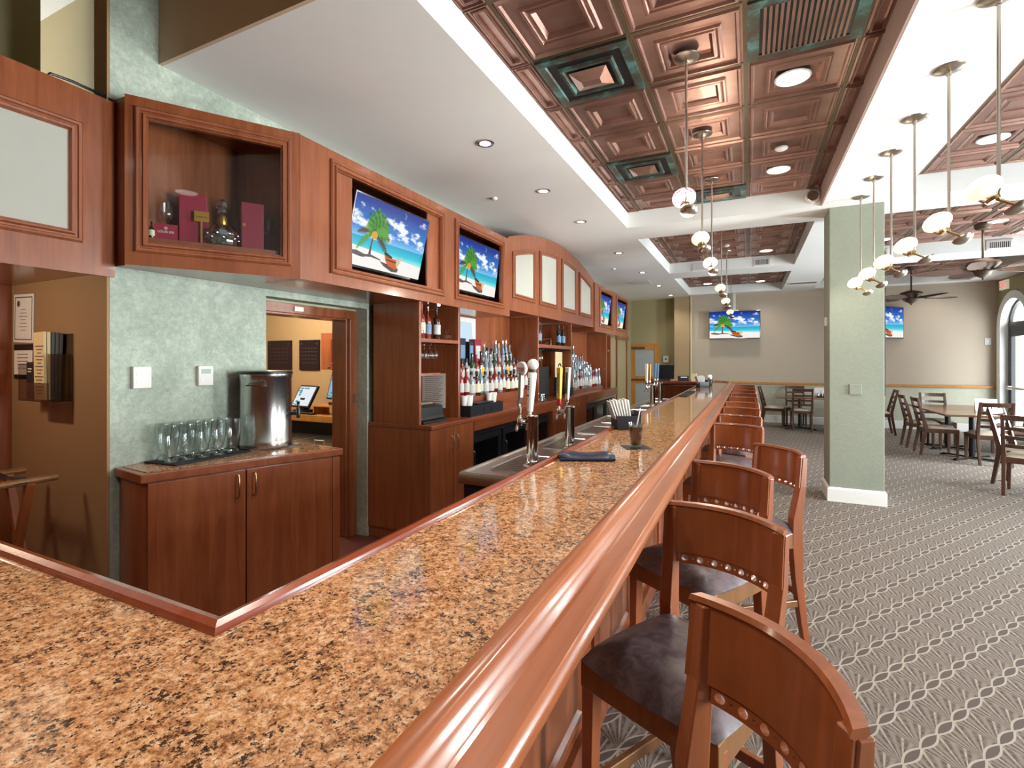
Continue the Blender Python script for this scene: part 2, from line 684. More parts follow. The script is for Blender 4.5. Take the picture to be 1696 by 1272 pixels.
struct(box(-6.6, -4, -0.1, 4.9, 14.0, 0).build('floor', 'carpet'), 'grey brown carpet with rows of leaf shapes')
m = MB()
m.box(-2.92, 0.62, 0, -0.72, 9.9, 0.006)
m.box(-6.5, 1.5, 0, -2.92, 4.43, 0.006)
m.box(-3.95, -4, 0, -2.92, 1.38, 0.006)
struct(m.build('floor_tile', 'tile_red'), 'dark red tile floor behind the bar')

m = MB()
m.box(XW - 0.12, 1.38, 0, XW, 2.28, 3.9)
m.box(XW - 0.12, 2.28, 1.93, XW, 3.25, 3.9)
m.box(XW - 0.12, 3.25, 0, XW, 9.9, 3.9)
struct(m.build('wall_left', 'sage_blue'), 'sage green plaster wall behind the bar')
struct(box(XW - 0.12, 9.9, 0, XW, 14.0, 3.9).build('wall_left_end', 'olive'))
m = MB()
m.box(-3.95, 1.368, 0, XW - 0.121, 1.5, 2.0)
m.box(XW - .121, 1.368, 0, XW, 1.379, 3.9)
struct(m.build('wall_niche', 'brown'), 'brown wall of the niche on the left')
struct(box(-4.05, -4, 0, -3.95, 1.5, 2.0).build('wall_niche_left', 'cherry'))
struct(box(-4.05, -4, 2.0, -3.95, 1.5, 3.9).build('wall_niche_upper', 'olive'))
struct(box(-6.6, 1.72, 2.0, XW - 0.121, 1.8, 3.9).build('wall_upper', 'olive'))
# service room behind the doorway
m = MB()
m.box(-6.6, 4.43, 0, XW - 0.121, 4.55, 2.5)
m.box(-6.7, 1.38, 0, -6.6, 4.55, 2.5)
m.box(-6.6, 1.501, 0, XW - 0.121, 1.55, 2.0)
struct(m.build('wall_service', 'tan'), 'tan walls of the service room')
struct(box(-6.6, 1.55, 2.35, XW - 0.121, 4.43, 2.4).build('ceiling_service', 'white'))
m = MB()
m.box(-3.2, 1.55, 0, XW - 0.121, 2.1, 2.35)
m.box(-3.2, 2.1, 1.86, XW - 0.121, 3.25, 2.35)
m.box(-3.2, 3.25, 0, XW - 0.121, 4.43, 2.35)
struct(m.build('wall_doorway', 'sage'))
# door casing
m = MB()
m.box(-3.06, 2.1, 1.843, -3.03, 3.249, 1.914)
m.box(-3.06, 3.17, 0.007, -3.03, 3.249, 1.843)
m.box(-3.22, 3.155, 0.007, -3.061, 3.17, 1.85)
m.box(-3.22, 2.1, 1.83, -3.061, 3.155, 1.85)
d1 = struct(m.build('door_1', 'cherry', bevel=0.004), 'cherry door casing of the service doorway')
m = MB()
m.box(-3.03, 2.60, 1.862, -3.022, 2.68, 1.894)
m.box(-3.03, 3.20, 1.13, -3.024, 3.225, 1.21)
m.build('strike_plate', 'nickel', d1)

# far walls
m = MB()
m.box(-1.33, YF, 0.93, 4.9, YF + 0.1, 3.5)
struct(m.build('wall_far', 'greige'), 'greige far wall above an oak chair rail')
struct(box(-1.33, YF, 0, 4.9, YF + 0.1, 0.93).build('wall_far_lower', 'wallpaper'), 'sage textured wainscot of the far wall')
struct(box(-1.75, 13.36, 0, -1.33, 13.7, 3.5).build('wall_pilaster', 'tan'))
struct(box(-1.35, 13.33, 0.97, -1.325, 13.37, 3.12).build('trim_3', 'cream'))
m = MB()
m.box(-3.0, 13.7, 0, -1.74, 13.85, 3.5)
struct(m.build('wall_alcove', 'olive'), 'olive wall of the alcove behind the bar end')
m = MB()
m.box(-1.32, YF - 0.035, 0.91, XR, YF, 0.965)
struct(m.build('trim_1', 'orange_wood', bevel=0.008), 'oak chair rail along the far wall')
struct(box(-1.32, YF - 0.02, 0, XR, YF, 0.17).build('baseboard_far', 'white_trim', bevel=0.006))

# window wall with four arched openings
m = MB()
hw, rs = 0.55, 2.15
edges = [13.9]
for wy in WIN_Y:
    edges += [wy + hw, wy - hw]
edges.append(-4.0)
for i in range(0, len(edges), 2):
    m.box(XR, edges[i + 1], 0, XR + 0.2, edges[i], 3.5)
for wy in WIN_Y:
    n = 16
    a = [(wy + hw * math.cos(PI * k / n), rs + hw * math.sin(PI * k / n)) for k in range(n + 1)]
    for k in range(n):
        p, q = a[k], a[k + 1]
        vs = [(x, y, z) for x in (XR, XR + 0.2) for (y, z) in ((p[0], p[1]), (q[0], q[1]), (q[0], 3.5), (p[0], 3.5))]
        m.add(vs, [(0, 1, 2, 3), (7, 6, 5, 4), (0, 4, 5, 1), (2, 6, 7, 3)])
    if wy < 12:
        m.box(XR, wy - hw, 0, XR + 0.2, wy + hw, 0.35)
struct(m.build('wall_right', 'olive'), 'olive wall with arched windows')


def arch_poly(wy, hw, z0, rs, n=18):
    return [(wy - hw, z0), (wy + hw, z0)] + [(wy + hw * math.cos(PI * k / n), rs + hw * math.sin(PI * k / n)) for k in range(n + 1)]


for i, wy in enumerate(WIN_Y):
    z0 = 0.0 if i == 0 else 0.35
    m = MB()
    if i == 0:   # casing open at the floor
        outer = [(wy + .68, 0)] + [(wy + .68 * math.cos(PI * k / 20), rs + .68 * math.sin(PI * k / 20)) for k in range(21)] + [(wy - .68, 0)]
        inner = [(wy + .53, 0)] + [(wy + .53 * math.cos(PI * k / 20), rs + .53 * math.sin(PI * k / 20)) for k in range(21)] + [(wy - .53, 0)]
        rows = []
        for (h, pl) in ((XR - 0.001, outer), (XR - 0.03, outer), (XR - 0.045, None), (XR - 0.03, inner), (XR + 0.1, inner)):
            if pl is None:
                pl = [((a_[0] + b_[0]) / 2, (a_[1] + b_[1]) / 2) for a_, b_ in zip(outer, inner)]
            rows.append([(h, y, z) for (y, z) in pl])
        m.grid(rows)
    else:
        m.loop(arch_poly(wy, .68, z0 - .1, rs), [(0, 0), (0, .03), (.07, .045), (.15, .03), (.15, -.1)], lambda a_, b_, h: (XR - h, a_, b_), close=False)
    nm = 'door_2' if i == 0 else 'window_%d' % i
    w = struct(m.build(nm, 'white_trim', smooth=True), 'arched glazed door with black frame and white casing' if i == 0 else None)
    m = MB()
    m.loop(arch_poly(wy, .545, z0 + .01, rs), [(0, 0), (0, .05), (.055, .05), (.055, 0)], lambda a_, b_, h: (XR + 0.15 - h, a_, b_))
    m.box(XR + 0.09, wy - .5, 2.06, XR + 0.15, wy + .5, 2.24)
    if i == 0:
        m.box(XR + 0.09, wy + .38, 0.02, XR + 0.15, wy + .5, 2.06)
        m.box(XR + 0.09, wy - .5, 0.02, XR + 0.15, wy - .38, 2.06)
        m.box(XR + 0.09, wy - .4, 0.02, XR + 0.15, wy + .4, 0.2)
        m.box(XR + 0.09, wy - .4, 1.96, XR + 0.15, wy + .4, 2.07)
    else:
        m.box(XR + 0.09, wy - .02, z0 + .03, XR + 0.15, wy + .02, 2.06)
    m.build('window_frame', 'black', w)
    if i == 0:
        m = MB()
        m.tube([(XR + 0.04, wy - .42, .95), (XR + 0.04, wy + .42, .95)], .022, 10)
        m.box(XR + 0.03, wy + .36, .92, XR + 0.09, wy + .44, .98)
        m.box(XR + 0.03, wy - .44, .92, XR + 0.09, wy - .36, .98)
        m.build('push_bar', 'nickel', w)
    m = MB()
    m.prism(arch_poly(wy, .5, z0 + .05, rs), 0, .006)
    for k, p in enumerate(m.v):
        m.v[k] = (XR + 0.118 + p[2], p[0], p[1])
    m.build('pane', 'pane', w)
m = MB()
m.box(XR - .02, edges[0], 0, XR, WIN_Y[0] + .69, .17)
for a, b in zip(WIN_Y[:-1], WIN_Y[1:]):
    m.box(XR - .02, b - .69 if b < 2 else b + .69, 0, XR, a - .69, .17)
struct(m.build('baseboard_right', 'white_trim'))
# back wall behind the photographer, with three window openings
m = MB()
m.box(-6.6, -4.1, 0, 4.9, -4, 0.6)
m.box(-6.6, -4.1, 2.9, 4.9, -4, 3.9)
m.box(-6.6, -4.1, .6, 4.9, -4, 2.9)
struct(m.build('wall_back', 'brown'))

# white ceiling with its beams
COFX = ((-1.35, 0.69), (1.33, 4.0))
COFY = ((1.2, 6.1), (6.74, 9.67), (10.32, 13.05))
m = MB()
m.box(XW, 1.63, ZC, -1.35, 13.7, 3.5)
m.box(0.69, -4, ZC, 1.33, 13.7, 3.5)
m.box(4.0, -4, ZC, 4.9, 13.7, 3.5)
for (a, b) in COFX:
    for (p, q) in ((-4, 1.2), (6.1, 6.74), (9.67, 10.32), (13.05, 13.7)):
        m.box(a, p, ZC, b, q, 3.5)
struct(m.build('ceiling', 'white'), 'white coffered ceiling')
struct(box(XW, 1.61, ZC, -1.36, 1.63, 3.9).build('trim_2', plain('pale tan paint', 'cbb59c', .85)))
struct(box(-6.6, -4, 3.9, -1.3, 1.9, 4.0).build('ceiling_high', 'white'))
struct(box(-1.36, -4, 3.13, -1.351, 1.61, 3.9).build('ceiling_side', 'tan'))

GX = ([-1.35, -1.2, -.61, -.02, .57, .69], [1.33, 1.5, 2.09, 2.68, 3.27, 3.86, 4.0])
GY = [1.07 + .57 * k for k in range(24)]


def tile(m, x0, y0, x1, y1):
    k = min(1.0, min(x1 - x0, y1 - y0) / .56)
    prof = [(0, 0), (.022, 0), (.03, .014), (.042, .014), (.05, 0), (.115, 0), (.125, .012), (.135, .012), (.145, .002), (.155, .012), (.168, .012), (.185, -.012)]
    prof = [(o * k, h) for o, h in prof]
    pl = [(x0, y0), (x1, y0), (x1, y1), (x0, y1)]
    m.loop(pl, prof, lambda a_, b_, h: (a_, b_, ZT - h), close=False)
    o = prof[-1][0]
    z = ZT + .012
    m.add([(x0 + o, y0 + o, z), (x1 - o, y0 + o, z), (x1 - o, y1 - o, z), (x0 + o, y1 - o, z)], [(0, 1, 2, 3)])


for ci, (a, b) in enumerate(COFX):
    for (p, q) in COFY:
        m = MB()
        gy = [p] + [y for y in GY if p + .06 < y < q - .06] + [q]
        gx = GX[ci]
        for i in range(len(gx) - 1):
            for j in range(len(gy) - 1):
                tile(m, gx[i], gy[j], gx[i + 1], gy[j + 1])
        for x in gx:
            m.box(x - .013, p, ZT - .006, x + .013, q, ZT + .002, 1)
        for y in gy:
            m.box(a, y - .009, ZT - .004, b, y + .009, ZT + .002, 1)
        m.box(a, p, ZT + .03, b, q, ZT + .04, 0)
        struct(m.build('ceiling_copper', ['copper', 'tgrid']), 'pressed copper ceiling tiles set in a coffer')

struct(box(.675, 1.2, ZC + .001, .689, 6.1, ZT).build('trim_bounce_tint', plain('copper bounce tint', 'a58a80', .8)))  # board added on the beam face, copper bounce put into its colour

# green column with white base
m = MB()
m.box(.77, 6.22, 0, 1.25, 6.64, ZC)
struct(m.build('column', 'column', bevel=0.006), 'olive green textured square column at the bar side')
m = MB()
m.loop([(.77, 6.22), (1.25, 6.22), (1.25, 6.64), (.77, 6.64)], [(0, 0), (0, .15), (-.012, .145), (-.02, .13), (-.02, 0)], lambda a_, b_, h: (a_, b_, h))
struct(m.build('baseboard_column', 'white_trim'))

# ------------------------------------------------------------ ceiling fittings
DL = [(-1.78, 3.25), (-1.78, 4.41), (-1.78, 5.58), (-1.78, 7.46), (-1.78, 9.31), (-1.78, 11.13), (-1.78, 12.91)]


def downlight(x, y, z, r, label, group, power, lens_r=.6, body='chrome'):
    t_ = thing('recessed_downlight', label, 'ceiling light', (x, y, z), 0, group)
    m = MB()
    m.lathe([(r, 0), (r, -.004), (r * .9, -.008), (r * lens_r, -.005), (r * lens_r, 0)], seg=28)
    m.build('trim_ring', body, t_, smooth=True)
    MB().lathe([(r * lens_r * .99, -.006), (r * lens_r * .99, -.001)], seg=24).build('diffuser', 'lamp', t_)
    s_ = spot('downlight beam', (x, y, z - .03), power)
    return t_


for i, (x, y) in enumerate(DL):
    downlight(x, y, ZC, .068, 'small chrome recessed downlight, %s from the camera in the row over the back bar' % ORD[i], 'downlights over the back bar', 16)
CL = [(.25, 3.635, 'copper coffer nearest the camera, nearer of its two lights'), (.25, 5.34, 'copper coffer nearest the camera, farther of its two lights'),
      (.25, 9.2, 'second copper coffer over the bar'), (.23, 12.7, 'farthest bar coffer, right of its two lights'), (-.89, 12.6, 'farthest bar coffer, left of its two lights'),
      (1.795, 5.345, 'nearest dining coffer above the pendants'), (1.82, 9.1, 'second dining coffer, beside the column'),
      (3.45, 12.75, 'farthest dining coffer'), (2.92, 8.55, 'second dining coffer, near the fan canopy')]
for (x, y, s) in CL:
    downlight(x, y, ZT - .012, .105, 'unseen added downlight in the ' + s, 'downlights in the copper tiles', 22, .88, 'white_plastic')
for (x, y, s) in ((.25, 1.93, 'nearest coffer above the camera, right'), (-.9, 1.93, 'nearest coffer above the camera, left')):  # out of view, added to brighten the near bar top
    downlight(x, y, ZT - .012, .105, 'unseen added downlight in the ' + s, 'downlights in the copper tiles', 34, .88, 'white_plastic')
for (x, y, s) in ((-.5, .2, 'right'), (-1.15, .2, 'left')):  # unseen pair added as fill for the granite in the foreground
    downlight(x, y, ZC, .105, 'unseen added downlight in the ceiling over the bar corner, ' + s, 'added downlights over the bar corner', 30, .88, 'white_plastic')
for (x, y, z, s) in ((.246, 4.79, ZT - .014, 'nearest copper coffer'), (-.327, 8.5, ZT - .014, 'second copper coffer'), (-2.3, 4.39, ZC, 'white ceiling above the first screens'),
                     (-2.17, 8.72, ZC, 'white ceiling above the arched cabinet')):
    r = .05 if z > ZC else .03
    tag(MB().lathe([(r, 0), (r, -.012), (r * .7, -.022), (r * .3, -.026)], (x, y, z), 20).build('smoke_sensor', 'white_plastic', smooth=True),
        'small round sensor in the ' + s, 'sensor')

# copper air vents
for i, (x0, y0, x1, y1, s) in enumerate(((-1.2, 2.78, -.61, 3.35, 'green weathered copper air diffuser nearest the camera'), (-1.2, 4.49, -.61, 5.06, 'dark copper air diffuser in the middle of the nearest coffer'),
                                         (-.61, 5.63, -.02, 6.1, 'green copper air diffuser against the far side of the nearest coffer'))):
    cx, cy = (x0 + x1) / 2, (y0 + y1) / 2
    hx, hy = (x1 - x0) / 2 - .012, (y1 - y0) / 2 - .01
    t_ = thing('air_diffuser', s, 'vent', (cx, cy, ZT), 0, 'copper air diffusers')
    pl = [(-hx, -hy), (hx, -hy), (hx, hy), (-hx, hy)]
    m = MB()
    m.loop(pl, [(0, .0), (0, .02), (.05, .022), (.09, -.03), (.09, -.04)], lambda a_, b_, h: (a_, b_, -h), close=False)
    m.loop(pl, [(.105, .0), (.12, .03), (.135, .03), (.16, .0)], lambda a_, b_, h: (a_, b_, -h), close=False)
    m.build('frame', 'verdigris', t_)
    m = MB()
    k = .165
    m.add([(-hx + k, -hy + k, -.028), (hx - k, -hy + k, -.028), (hx - k, hy - k, -.028), (-hx + k, hy - k, -.028), (-.06, -.03, -.055), (.06, -.03, -.055), (.06, .03, -.055), (-.06, .03, -.055)],
          [(0, 1, 5, 4), (1, 2, 6, 5), (2, 3, 7, 6), (3, 0, 4, 7), (4, 5, 6, 7)])
    m.build('centre_plate', 'copper', t_)
    box(-hx + .05, -hy + .05, -.012, hx - .05, hy - .05, -.008).build('duct', 'black', t_)
t_ = thing('return_grille', 'ribbed copper return air grille at the top of the nearest coffer', 'vent', (.275, 3.06, ZT))
m = MB()
m.loop([(-.285, -.275), (.285, -.275), (.285, .275), (-.285, .275)], [(0, 0), (0, .018), (.06, .018), (.06, 0)], lambda a_, b_, h: (a_, b_, -h))
m.build('frame', 'verdigris', t_)
m = MB()
for k in range(16):
    x = -.2 + k * .4 / 15
    m.box(x - .007, -.22, -.02, x + .007, .22, -.006)
m.build('louvre', 'copper', t_)
box(-.23, -.22, -.014, .23, .22, -.012).build('duct', 'black', t_)


def wall_grille(x0, z0, x1, z1, y, label, mat='slate'):
    t_ = thing('air_grille', label, 'vent', ((x0 + x1) / 2, y, (z0 + z1) / 2), 0, 'white wall air grilles')
    w, h = (x1 - x0) / 2, (z1 - z0) / 2
    m = MB()
    m.loop([(-w - .03, -h - .03), (w + .03, -h - .03), (w + .03, h + .03), (-w - .03, h + .03)], [(0, 0), (0, .008), (.03, .012), (.03, 0)], lambda a_, b_, hh: (a_, -hh, b_))
    m.build('frame', 'white_plastic', t_)
    box(-w, -.004, -h, w, -.002, h).build('duct', mat, t_)
    m = MB()
    n = 11
    for k in range(n):
        x = -w + 2 * w * (k + .5) / n
        m.box(x - .0035, -.009, -h, x + .0035, -.0045, h)
    m.build('louvre', 'white_plastic', t_)


wall_grille(-.93, 3.16, -.69, 3.25, 9.67, 'white air grille on the beam face in the second bar coffer, left one', 'white')
wall_grille(.09, 3.16, .31, 3.25, 9.67, 'dark slotted air grille on the beam face in the second bar coffer, right one')
wall_grille(3.2, 3.15, 3.44, 3.24, 9.67, 'dark slotted air grille on the beam behind the large ceiling fan')
wall_grille(1.75, 3.15, 1.96, 3.24, 9.67, 'dark slotted air grille on the beam beside the green column')
t_ = thing('air_grille', 'long pale slot grille in the white ceiling beam near the far wall', 'vent', (1.02, 12.0, ZC), 0, 'white wall air grilles')
m = MB()
m.loop([(-.27, -.14), (.27, -.14), (.27, .14), (-.27, .14)], [(0, 0), (0, .01), (.03, .012), (.03, 0)], lambda a_, b_, h: (a_, b_, -h))
m.build('frame', 'white_plastic', t_)
m = MB()
for k in range(7):
    m.box(-.24, -.1 + k * .033, -.01, .24, -.09 + k * .033, -.002)
m.build('louvre', 'steel', t_)
t_ = thing('ceiling_speaker', 'small white speaker on the beam face in the corner of the nearest coffer', 'speaker', (.6, 6.08, 3.22))
MB().lathe([(.075, .0), (.075, -.03), (.06, -.045)], seg=24, axis='y').build('body', 'white_plastic', t_, smooth=True)
MB().lathe([(.055, -.046), (.05, -.05)], seg=24, axis='y').build('speaker_grille', 'nickel', t_)
tag(box(-2.3, 10.3, ZC - .006, -1.85, 10.75, ZC).build('access_hatch', 'white_plastic', bevel=.003), 'square white access hatch in the ceiling before the far end', 'hatch')


# ------------------------------------------------------------ pendant lamps
def pendant(x, y, z_top, z_glass, label, pink, group, ang):
    """rod with a hooked end carrying a tilted glass bowl and a metal disc"""
    t_ = thing('pendant_lamp', label, 'pendant lamp', (x, y, z_top), ang, group)
    L = z_top - z_glass
    m = MB()
    m.lathe([(.075, 0), (.073, -.006), (.05, -.016), (.012, -.022), (.012, -.04)], seg=24)
    m.build('canopy', 'nickel', t_, smooth=True)
    L -= .0
    pts = [(0, 0, -.03), (0, 0, -L - .02)]
    for k in range(1, 9):
        a = PI * k / 8 * 1.05
        pts.append((-.035 + .035 * math.cos(a), 0, -L - .02 - .045 * math.sin(a)))
    MB().tube(pts, .0075, 8).build('rod', 'nickel', t_, smooth=True)
    MB().tube([(-.05, 0, -L - .04), (-.02, 0, -L - .05), (.05, 0, -L - .095)], .007, 8).build('arm', 'brass', t_, smooth=True)
    R = Matrix.Translation((-.05, 0, -L)) @ Matrix.Rotation(-.5, 4, 'Y')
    m = MB()
    prof = [(.002, -.05)] + [(.07 * math.cos(a), .047 * math.sin(a)) for a in [-1.2 + 2.4 * k / 12 for k in range(13)]] + [(.002, .052)]
    m.lathe(prof, seg=24, T=R)
    m.build('glass_shade', 'shade_pink' if pink else 'lamp_shade', t_, smooth=True)
    m = MB()
    m.lathe([(.026, -.075), (.03, -.06), (.012, -.05)], seg=16, T=R)
    m.build('socket', 'brass', t_, smooth=True)
    R2 = Matrix.Translation((.06, 0, -L - .11)) @ Matrix.Rotation(-.5, 4, 'Y')
    m = MB()
    m.lathe([(.004, -.028), (.03, -.022), (.046, -.008), (.05, .006), (.04, .006), (.01, .01)], seg=20, T=R2)
    m.build('counterweight', 'nickel', t_, smooth=True)


for i, y in enumerate((3.12, 4.24, 5.35)):
    pendant(-.34, y, ZT - .012, 2.485, 'slender pendant lamp hanging over the bar from the nearest copper coffer, %s from the camera' % ORD[i], i == 0, 'pendants over the bar', -1.2)
for i, y in enumerate((7.3, 8.98)):
    pendant(-.34, y, ZT - .012, 2.485, 'slender pendant lamp over the bar from the second copper coffer, %s one' % ('nearer', 'farther')[i], False, 'pendants over the bar', -1.2)
pendant(-.34, 11.1, ZT - .012, 2.485, 'slender pendant lamp over the far bar end, in front of the far wall screen', False, 'pendants over the bar', -1.2)
for i, y in enumerate((2.92, 3.53, 4.16, 4.77, 5.37, 5.94)):
    pendant(1.0, y, ZC, 2.275, 'slender pendant lamp under the white beam, %s from the camera in the right row' % ORD[i], False, 'pendants under the white beam', -.45)
for (x, y, z) in ((-.34, 3.12, 2.35), (-.34, 5.35, 2.35), (1.0, 3.2, 2.2), (1.0, 5.8, 2.2)):
    d = bpy.data.lights.new('pendant glow', 'POINT')
    d.energy = 16 if x < 0 else 2.5
    d.shadow_soft_size = .08
    d.color = (1, .88, .7)
    o = bpy.data.objects.new('pendant glow', d)
    COL.objects.link(o)
    o.location = (x, y, z)


# ------------------------------------------------------------ ceiling fans
def fan(x, y, label, rz):
    t_ = thing('ceiling_fan', label, 'ceiling fan', (x, y, ZT - .012), rz, 'ceiling fans')
    MB().lathe([(.09, 0), (.09, -.04), (.07, -.07), (.02, -.075)], seg=24).build('canopy', 'bronze', t_, smooth=True)
    MB().cyl((0, 0, -.07), (0, 0, -.5), .014).build('downrod', 'bronze', t_, smooth=True)
    MB().lathe([(.05, -.46), (.17, -.5), (.185, -.53), (.15, -.57), (.1, -.6), (.09, -.62)], seg=32).build('motor_housing', 'bronze', t_, smooth=True)
    MB().lathe([(.095, -.62), (.1, -.635), (.08, -.68), (.03, -.71), (.012, -.72), (.012, -.74), (.004, -.745)], seg=28).build('switch_housing', 'bronze', t_, smooth=True)
    for k in range(5):
        a = 2 * PI * k / 5
        R = Matrix.Rotation(a, 4, 'Z') @ Matrix.Translation((0, 0, -.61)) @ Matrix.Rotation(.34, 4, 'X')
        m = MB()
        top, n = [], 14
        rows = []
        for i in range(n + 1):
            u = i / n
            x_ = .2 + .55 * u
            hw_ = .09 * math.sin(PI * (.12 + .86 * u)) ** .7 + .004
            rows.append([(x_, -hw_, .004), (x_, 0, .01), (x_, hw_, .004), (x_, hw_, -.002), (x_, 0, .002), (x_, -hw_, -.002)])
        m.grid(rows, closed_u=True, T=R)
        bl = m.build('blade', 'blade', t_)
        m = MB()
        m.bar([(.08, 0, 0), (.15, 0, .004), (.25, 0, .014)], .05, .01, side=(0, 1, 0), T=R)
        m.build('blade_iron', 'bronze', bl)


fan(2.81, 8.67, 'brown ceiling fan with five carved blades, nearer and larger one', .5)
fan(2.84, 12.04, 'brown ceiling fan with five carved blades, farther one near the wall', .2)

# exit sign, switches
t_ = thing('exit_sign', 'small red and white exit sign high above the arched door', 'sign', (XR - .02, 13.02, 2.98))
box(-.02, -.16, -.09, .02, .16, .09).build('sign_box', 'exit_face', t_, bevel=.004)
text('lettering', 'EXIT', .15, 'exit_red', t_, (-.022, 0, 0), (PI / 2, 0, -PI / 2))
t_ = thing('wall_switch', 'small white switch plate on the far wall beside the arched door', 'switch', (4.42, YF, 1.88))
box(-.05, -.012, -.07, .05, 0, .07).build('plate', 'white_plastic', t_, bevel=.003)
box(-.015, -.018, -.03, .015, -.012, .03).build('rocker', 'white_trim', t_)
t_ = thing('outlet_cover', 'olive painted blank wall plate on the green column', 'wall plate', (1.0, 6.22, 1.19))
box(-.055, -.012, -.055, .055, 0, .055).build('plate', 'column', t_, bevel=.005)
t_ = thing('outlet_cover', 'small white box on the narrow left side of the green column', 'wall plate', (.77, 6.42, 1.92))
box(-.02, -.03, -.05, 0, .03, .05).build('plate', 'white_plastic', t_, bevel=.003)
t_ = thing('wall_board', 'dark board hung edge-on behind the right side of the green column', 'board', (1.275, 6.5, 1.12))
box(-.024, -.1, 0, .02, .1, 1.14).build('board', 'slate', t_, bevel=.003)

# service room light
d = bpy.data.lights.new('service light', 'POINT')
d.energy = 40
d.shadow_soft_size = .15
d.color = (1, .82, .58)
o = bpy.data.objects.new('service light', d)
COL.objects.link(o)
o.location = (-4.6, 3.4, 2.2)
d = bpy.data.lights.new('niche fill', 'POINT')  # hidden lamp without a fixture, added to lift the brown niche wall
d.energy = 9
d.shadow_soft_size = .1
d.color = (1, .85, .65)
o = bpy.data.objects.new('niche fill', d)
COL.objects.link(o)
o.location = (-3.4, .5, 1.85)

# ============================================================ THE BAR
def sweep_path(m, path, prof, mi=0):
    """profile [(outward offset, z)] along a polyline in plan; outward = to the right of travel; mitred"""
    P = [Vector(p) for p in path]
    n = len(P)
    rows = []
    for i in range(n):
        d1 = (P[i] - P[i - 1]).normalized() if i > 0 else (P[1] - P[0]).normalized()
        d2 = (P[i + 1] - P[i]).normalized() if i < n - 1 else d1
        n1, n2 = Vector((d1.y, -d1.x)), Vector((d2.y, -d2.x))
        b = (n1 + n2) / max(.2, 1 + n1.dot(n2))
        rows.append([(P[i].x + b.x * o, P[i].y + b.y * o, z) for (o, z) in prof])
    m.grid(rows, mi, closed_u=True)
    k = len(prof)
    o = len(m.v) - n * k
    m.f.append(tuple(o + j for j in range(k)))
    m.mi.append(mi)
    m.f.append(tuple(o + (n - 1) * k + j for j in range(k - 1, -1, -1)))
    m.mi.append(mi)


BAR_FAR = 10.45
XG, XI, YI, YO = -.352, -.752, .497, .10       # granite outer edge, inner edge, short leg inner/outer edge
bt = thing('bar_counter', 'long polished tan granite bar top with cherry armrest rail', 'bar counter', (0, 0, 0))
m = MB()
pl = [(XG, BAR_FAR - .3), (XG - .05, BAR_FAR - .1), (XG - .2, BAR_FAR), (-1.75, BAR_FAR), (-1.75, 10.05), (XI - .15, 10.05), (XI - .04, 10.0), (XI, 9.88), (XI, YI), (-3.3, YI), (-3.3, YO), (XG, YO)]
m.prism(pl, 1.032, 1.07)
m.build('granite_slab', 'granite', bt)
# armrest rail on the guests' side
prof = [(-.004, 1.03), (-.004, 1.071), (.001, 1.082), (.010, 1.091), (.022, 1.096), (.034, 1.095), (.043, 1.089), (.050, 1.078), (.053, 1.066), (.058, 1.060), (.0645, 1.0585), (.0655, 1.061), (.095, 1.0595), (.096, 1.062), (.106, 1.062), (.114, 1.056), (.118, 1.048),
        (.119, 1.041), (.115, 1.032), (.104, 1.026), (.092, 1.026), (.085, 1.018), (.07, 1.0), (.03, .992), (-.02, .99), (-.02, 1.03)]
m = MB()
path = [(-3.3, YO), (XG, YO), (XG, BAR_FAR - .3), (XG - .05, BAR_FAR - .1), (XG - .2, BAR_FAR), (-1.75, BAR_FAR)]
sweep_path(m, path, [(o, z) for o, z in prof])
m.build('armrest_rail', 'rail', bt, smooth=35)
# bartender-side nosing
prof = [(.004, 1.03), (.004, 1.072), (.0, 1.081), (-.010, 1.087), (-.022, 1.084), (-.031, 1.074), (-.033, 1.06), (-.03, 1.03)]
m = MB()
path = [(-3.3, YI), (XI, YI), (XI, 9.88), (XI - .04, 10.0), (XI - .15, 10.05), (-1.75, 10.05)]
sweep_path(m, path, [(o, z) for o, z in prof])
m.build('inner_nosing', 'nosing', bt, smooth=30)

bb = thing('bar_cabinet', 'panelled cherry front carrying the granite bar top', 'bar base', (0, 0, 0))
m = MB()
m.box(-.70, .2, 0, -.56, BAR_FAR - .12, .99)
m.box(-3.3, .2, 0, -.70, .42, .99)
m.box(-1.75, 10.15, 0, -.56, BAR_FAR - .1, .99)
m.build('carcass', 'cherry', bb)
m = MB()
m.box(-.56, .2, 0, -.545, BAR_FAR - .12, .12)
m.box(-.56, .2, .12, -.535, BAR_FAR - .12, .135)
m.build('base_board', 'cherry_y', bb, bevel=.004)
for k in range(13):
    y0 = .35 + k * .77
    m = MB()
    m.loop([(y0, .2), (y0 + .63, .2), (y0 + .63, .9), (y0, .9)], [(0, 0), (0, .012), (.015, .02), (.03, .016), (.045, .004), (.06, .004), (.075, .014), (.09, .014)],
           lambda a_, b_, h: (-.56 + h, a_, b_), close=False)
    m.add([(-.546, y0 + .09, .29), (-.546, y0 + .54, .29), (-.546, y0 + .54, .81), (-.546, y0 + .09, .81)], [(0, 1, 2, 3)])
    m.build('panel', 'cherry', bb)


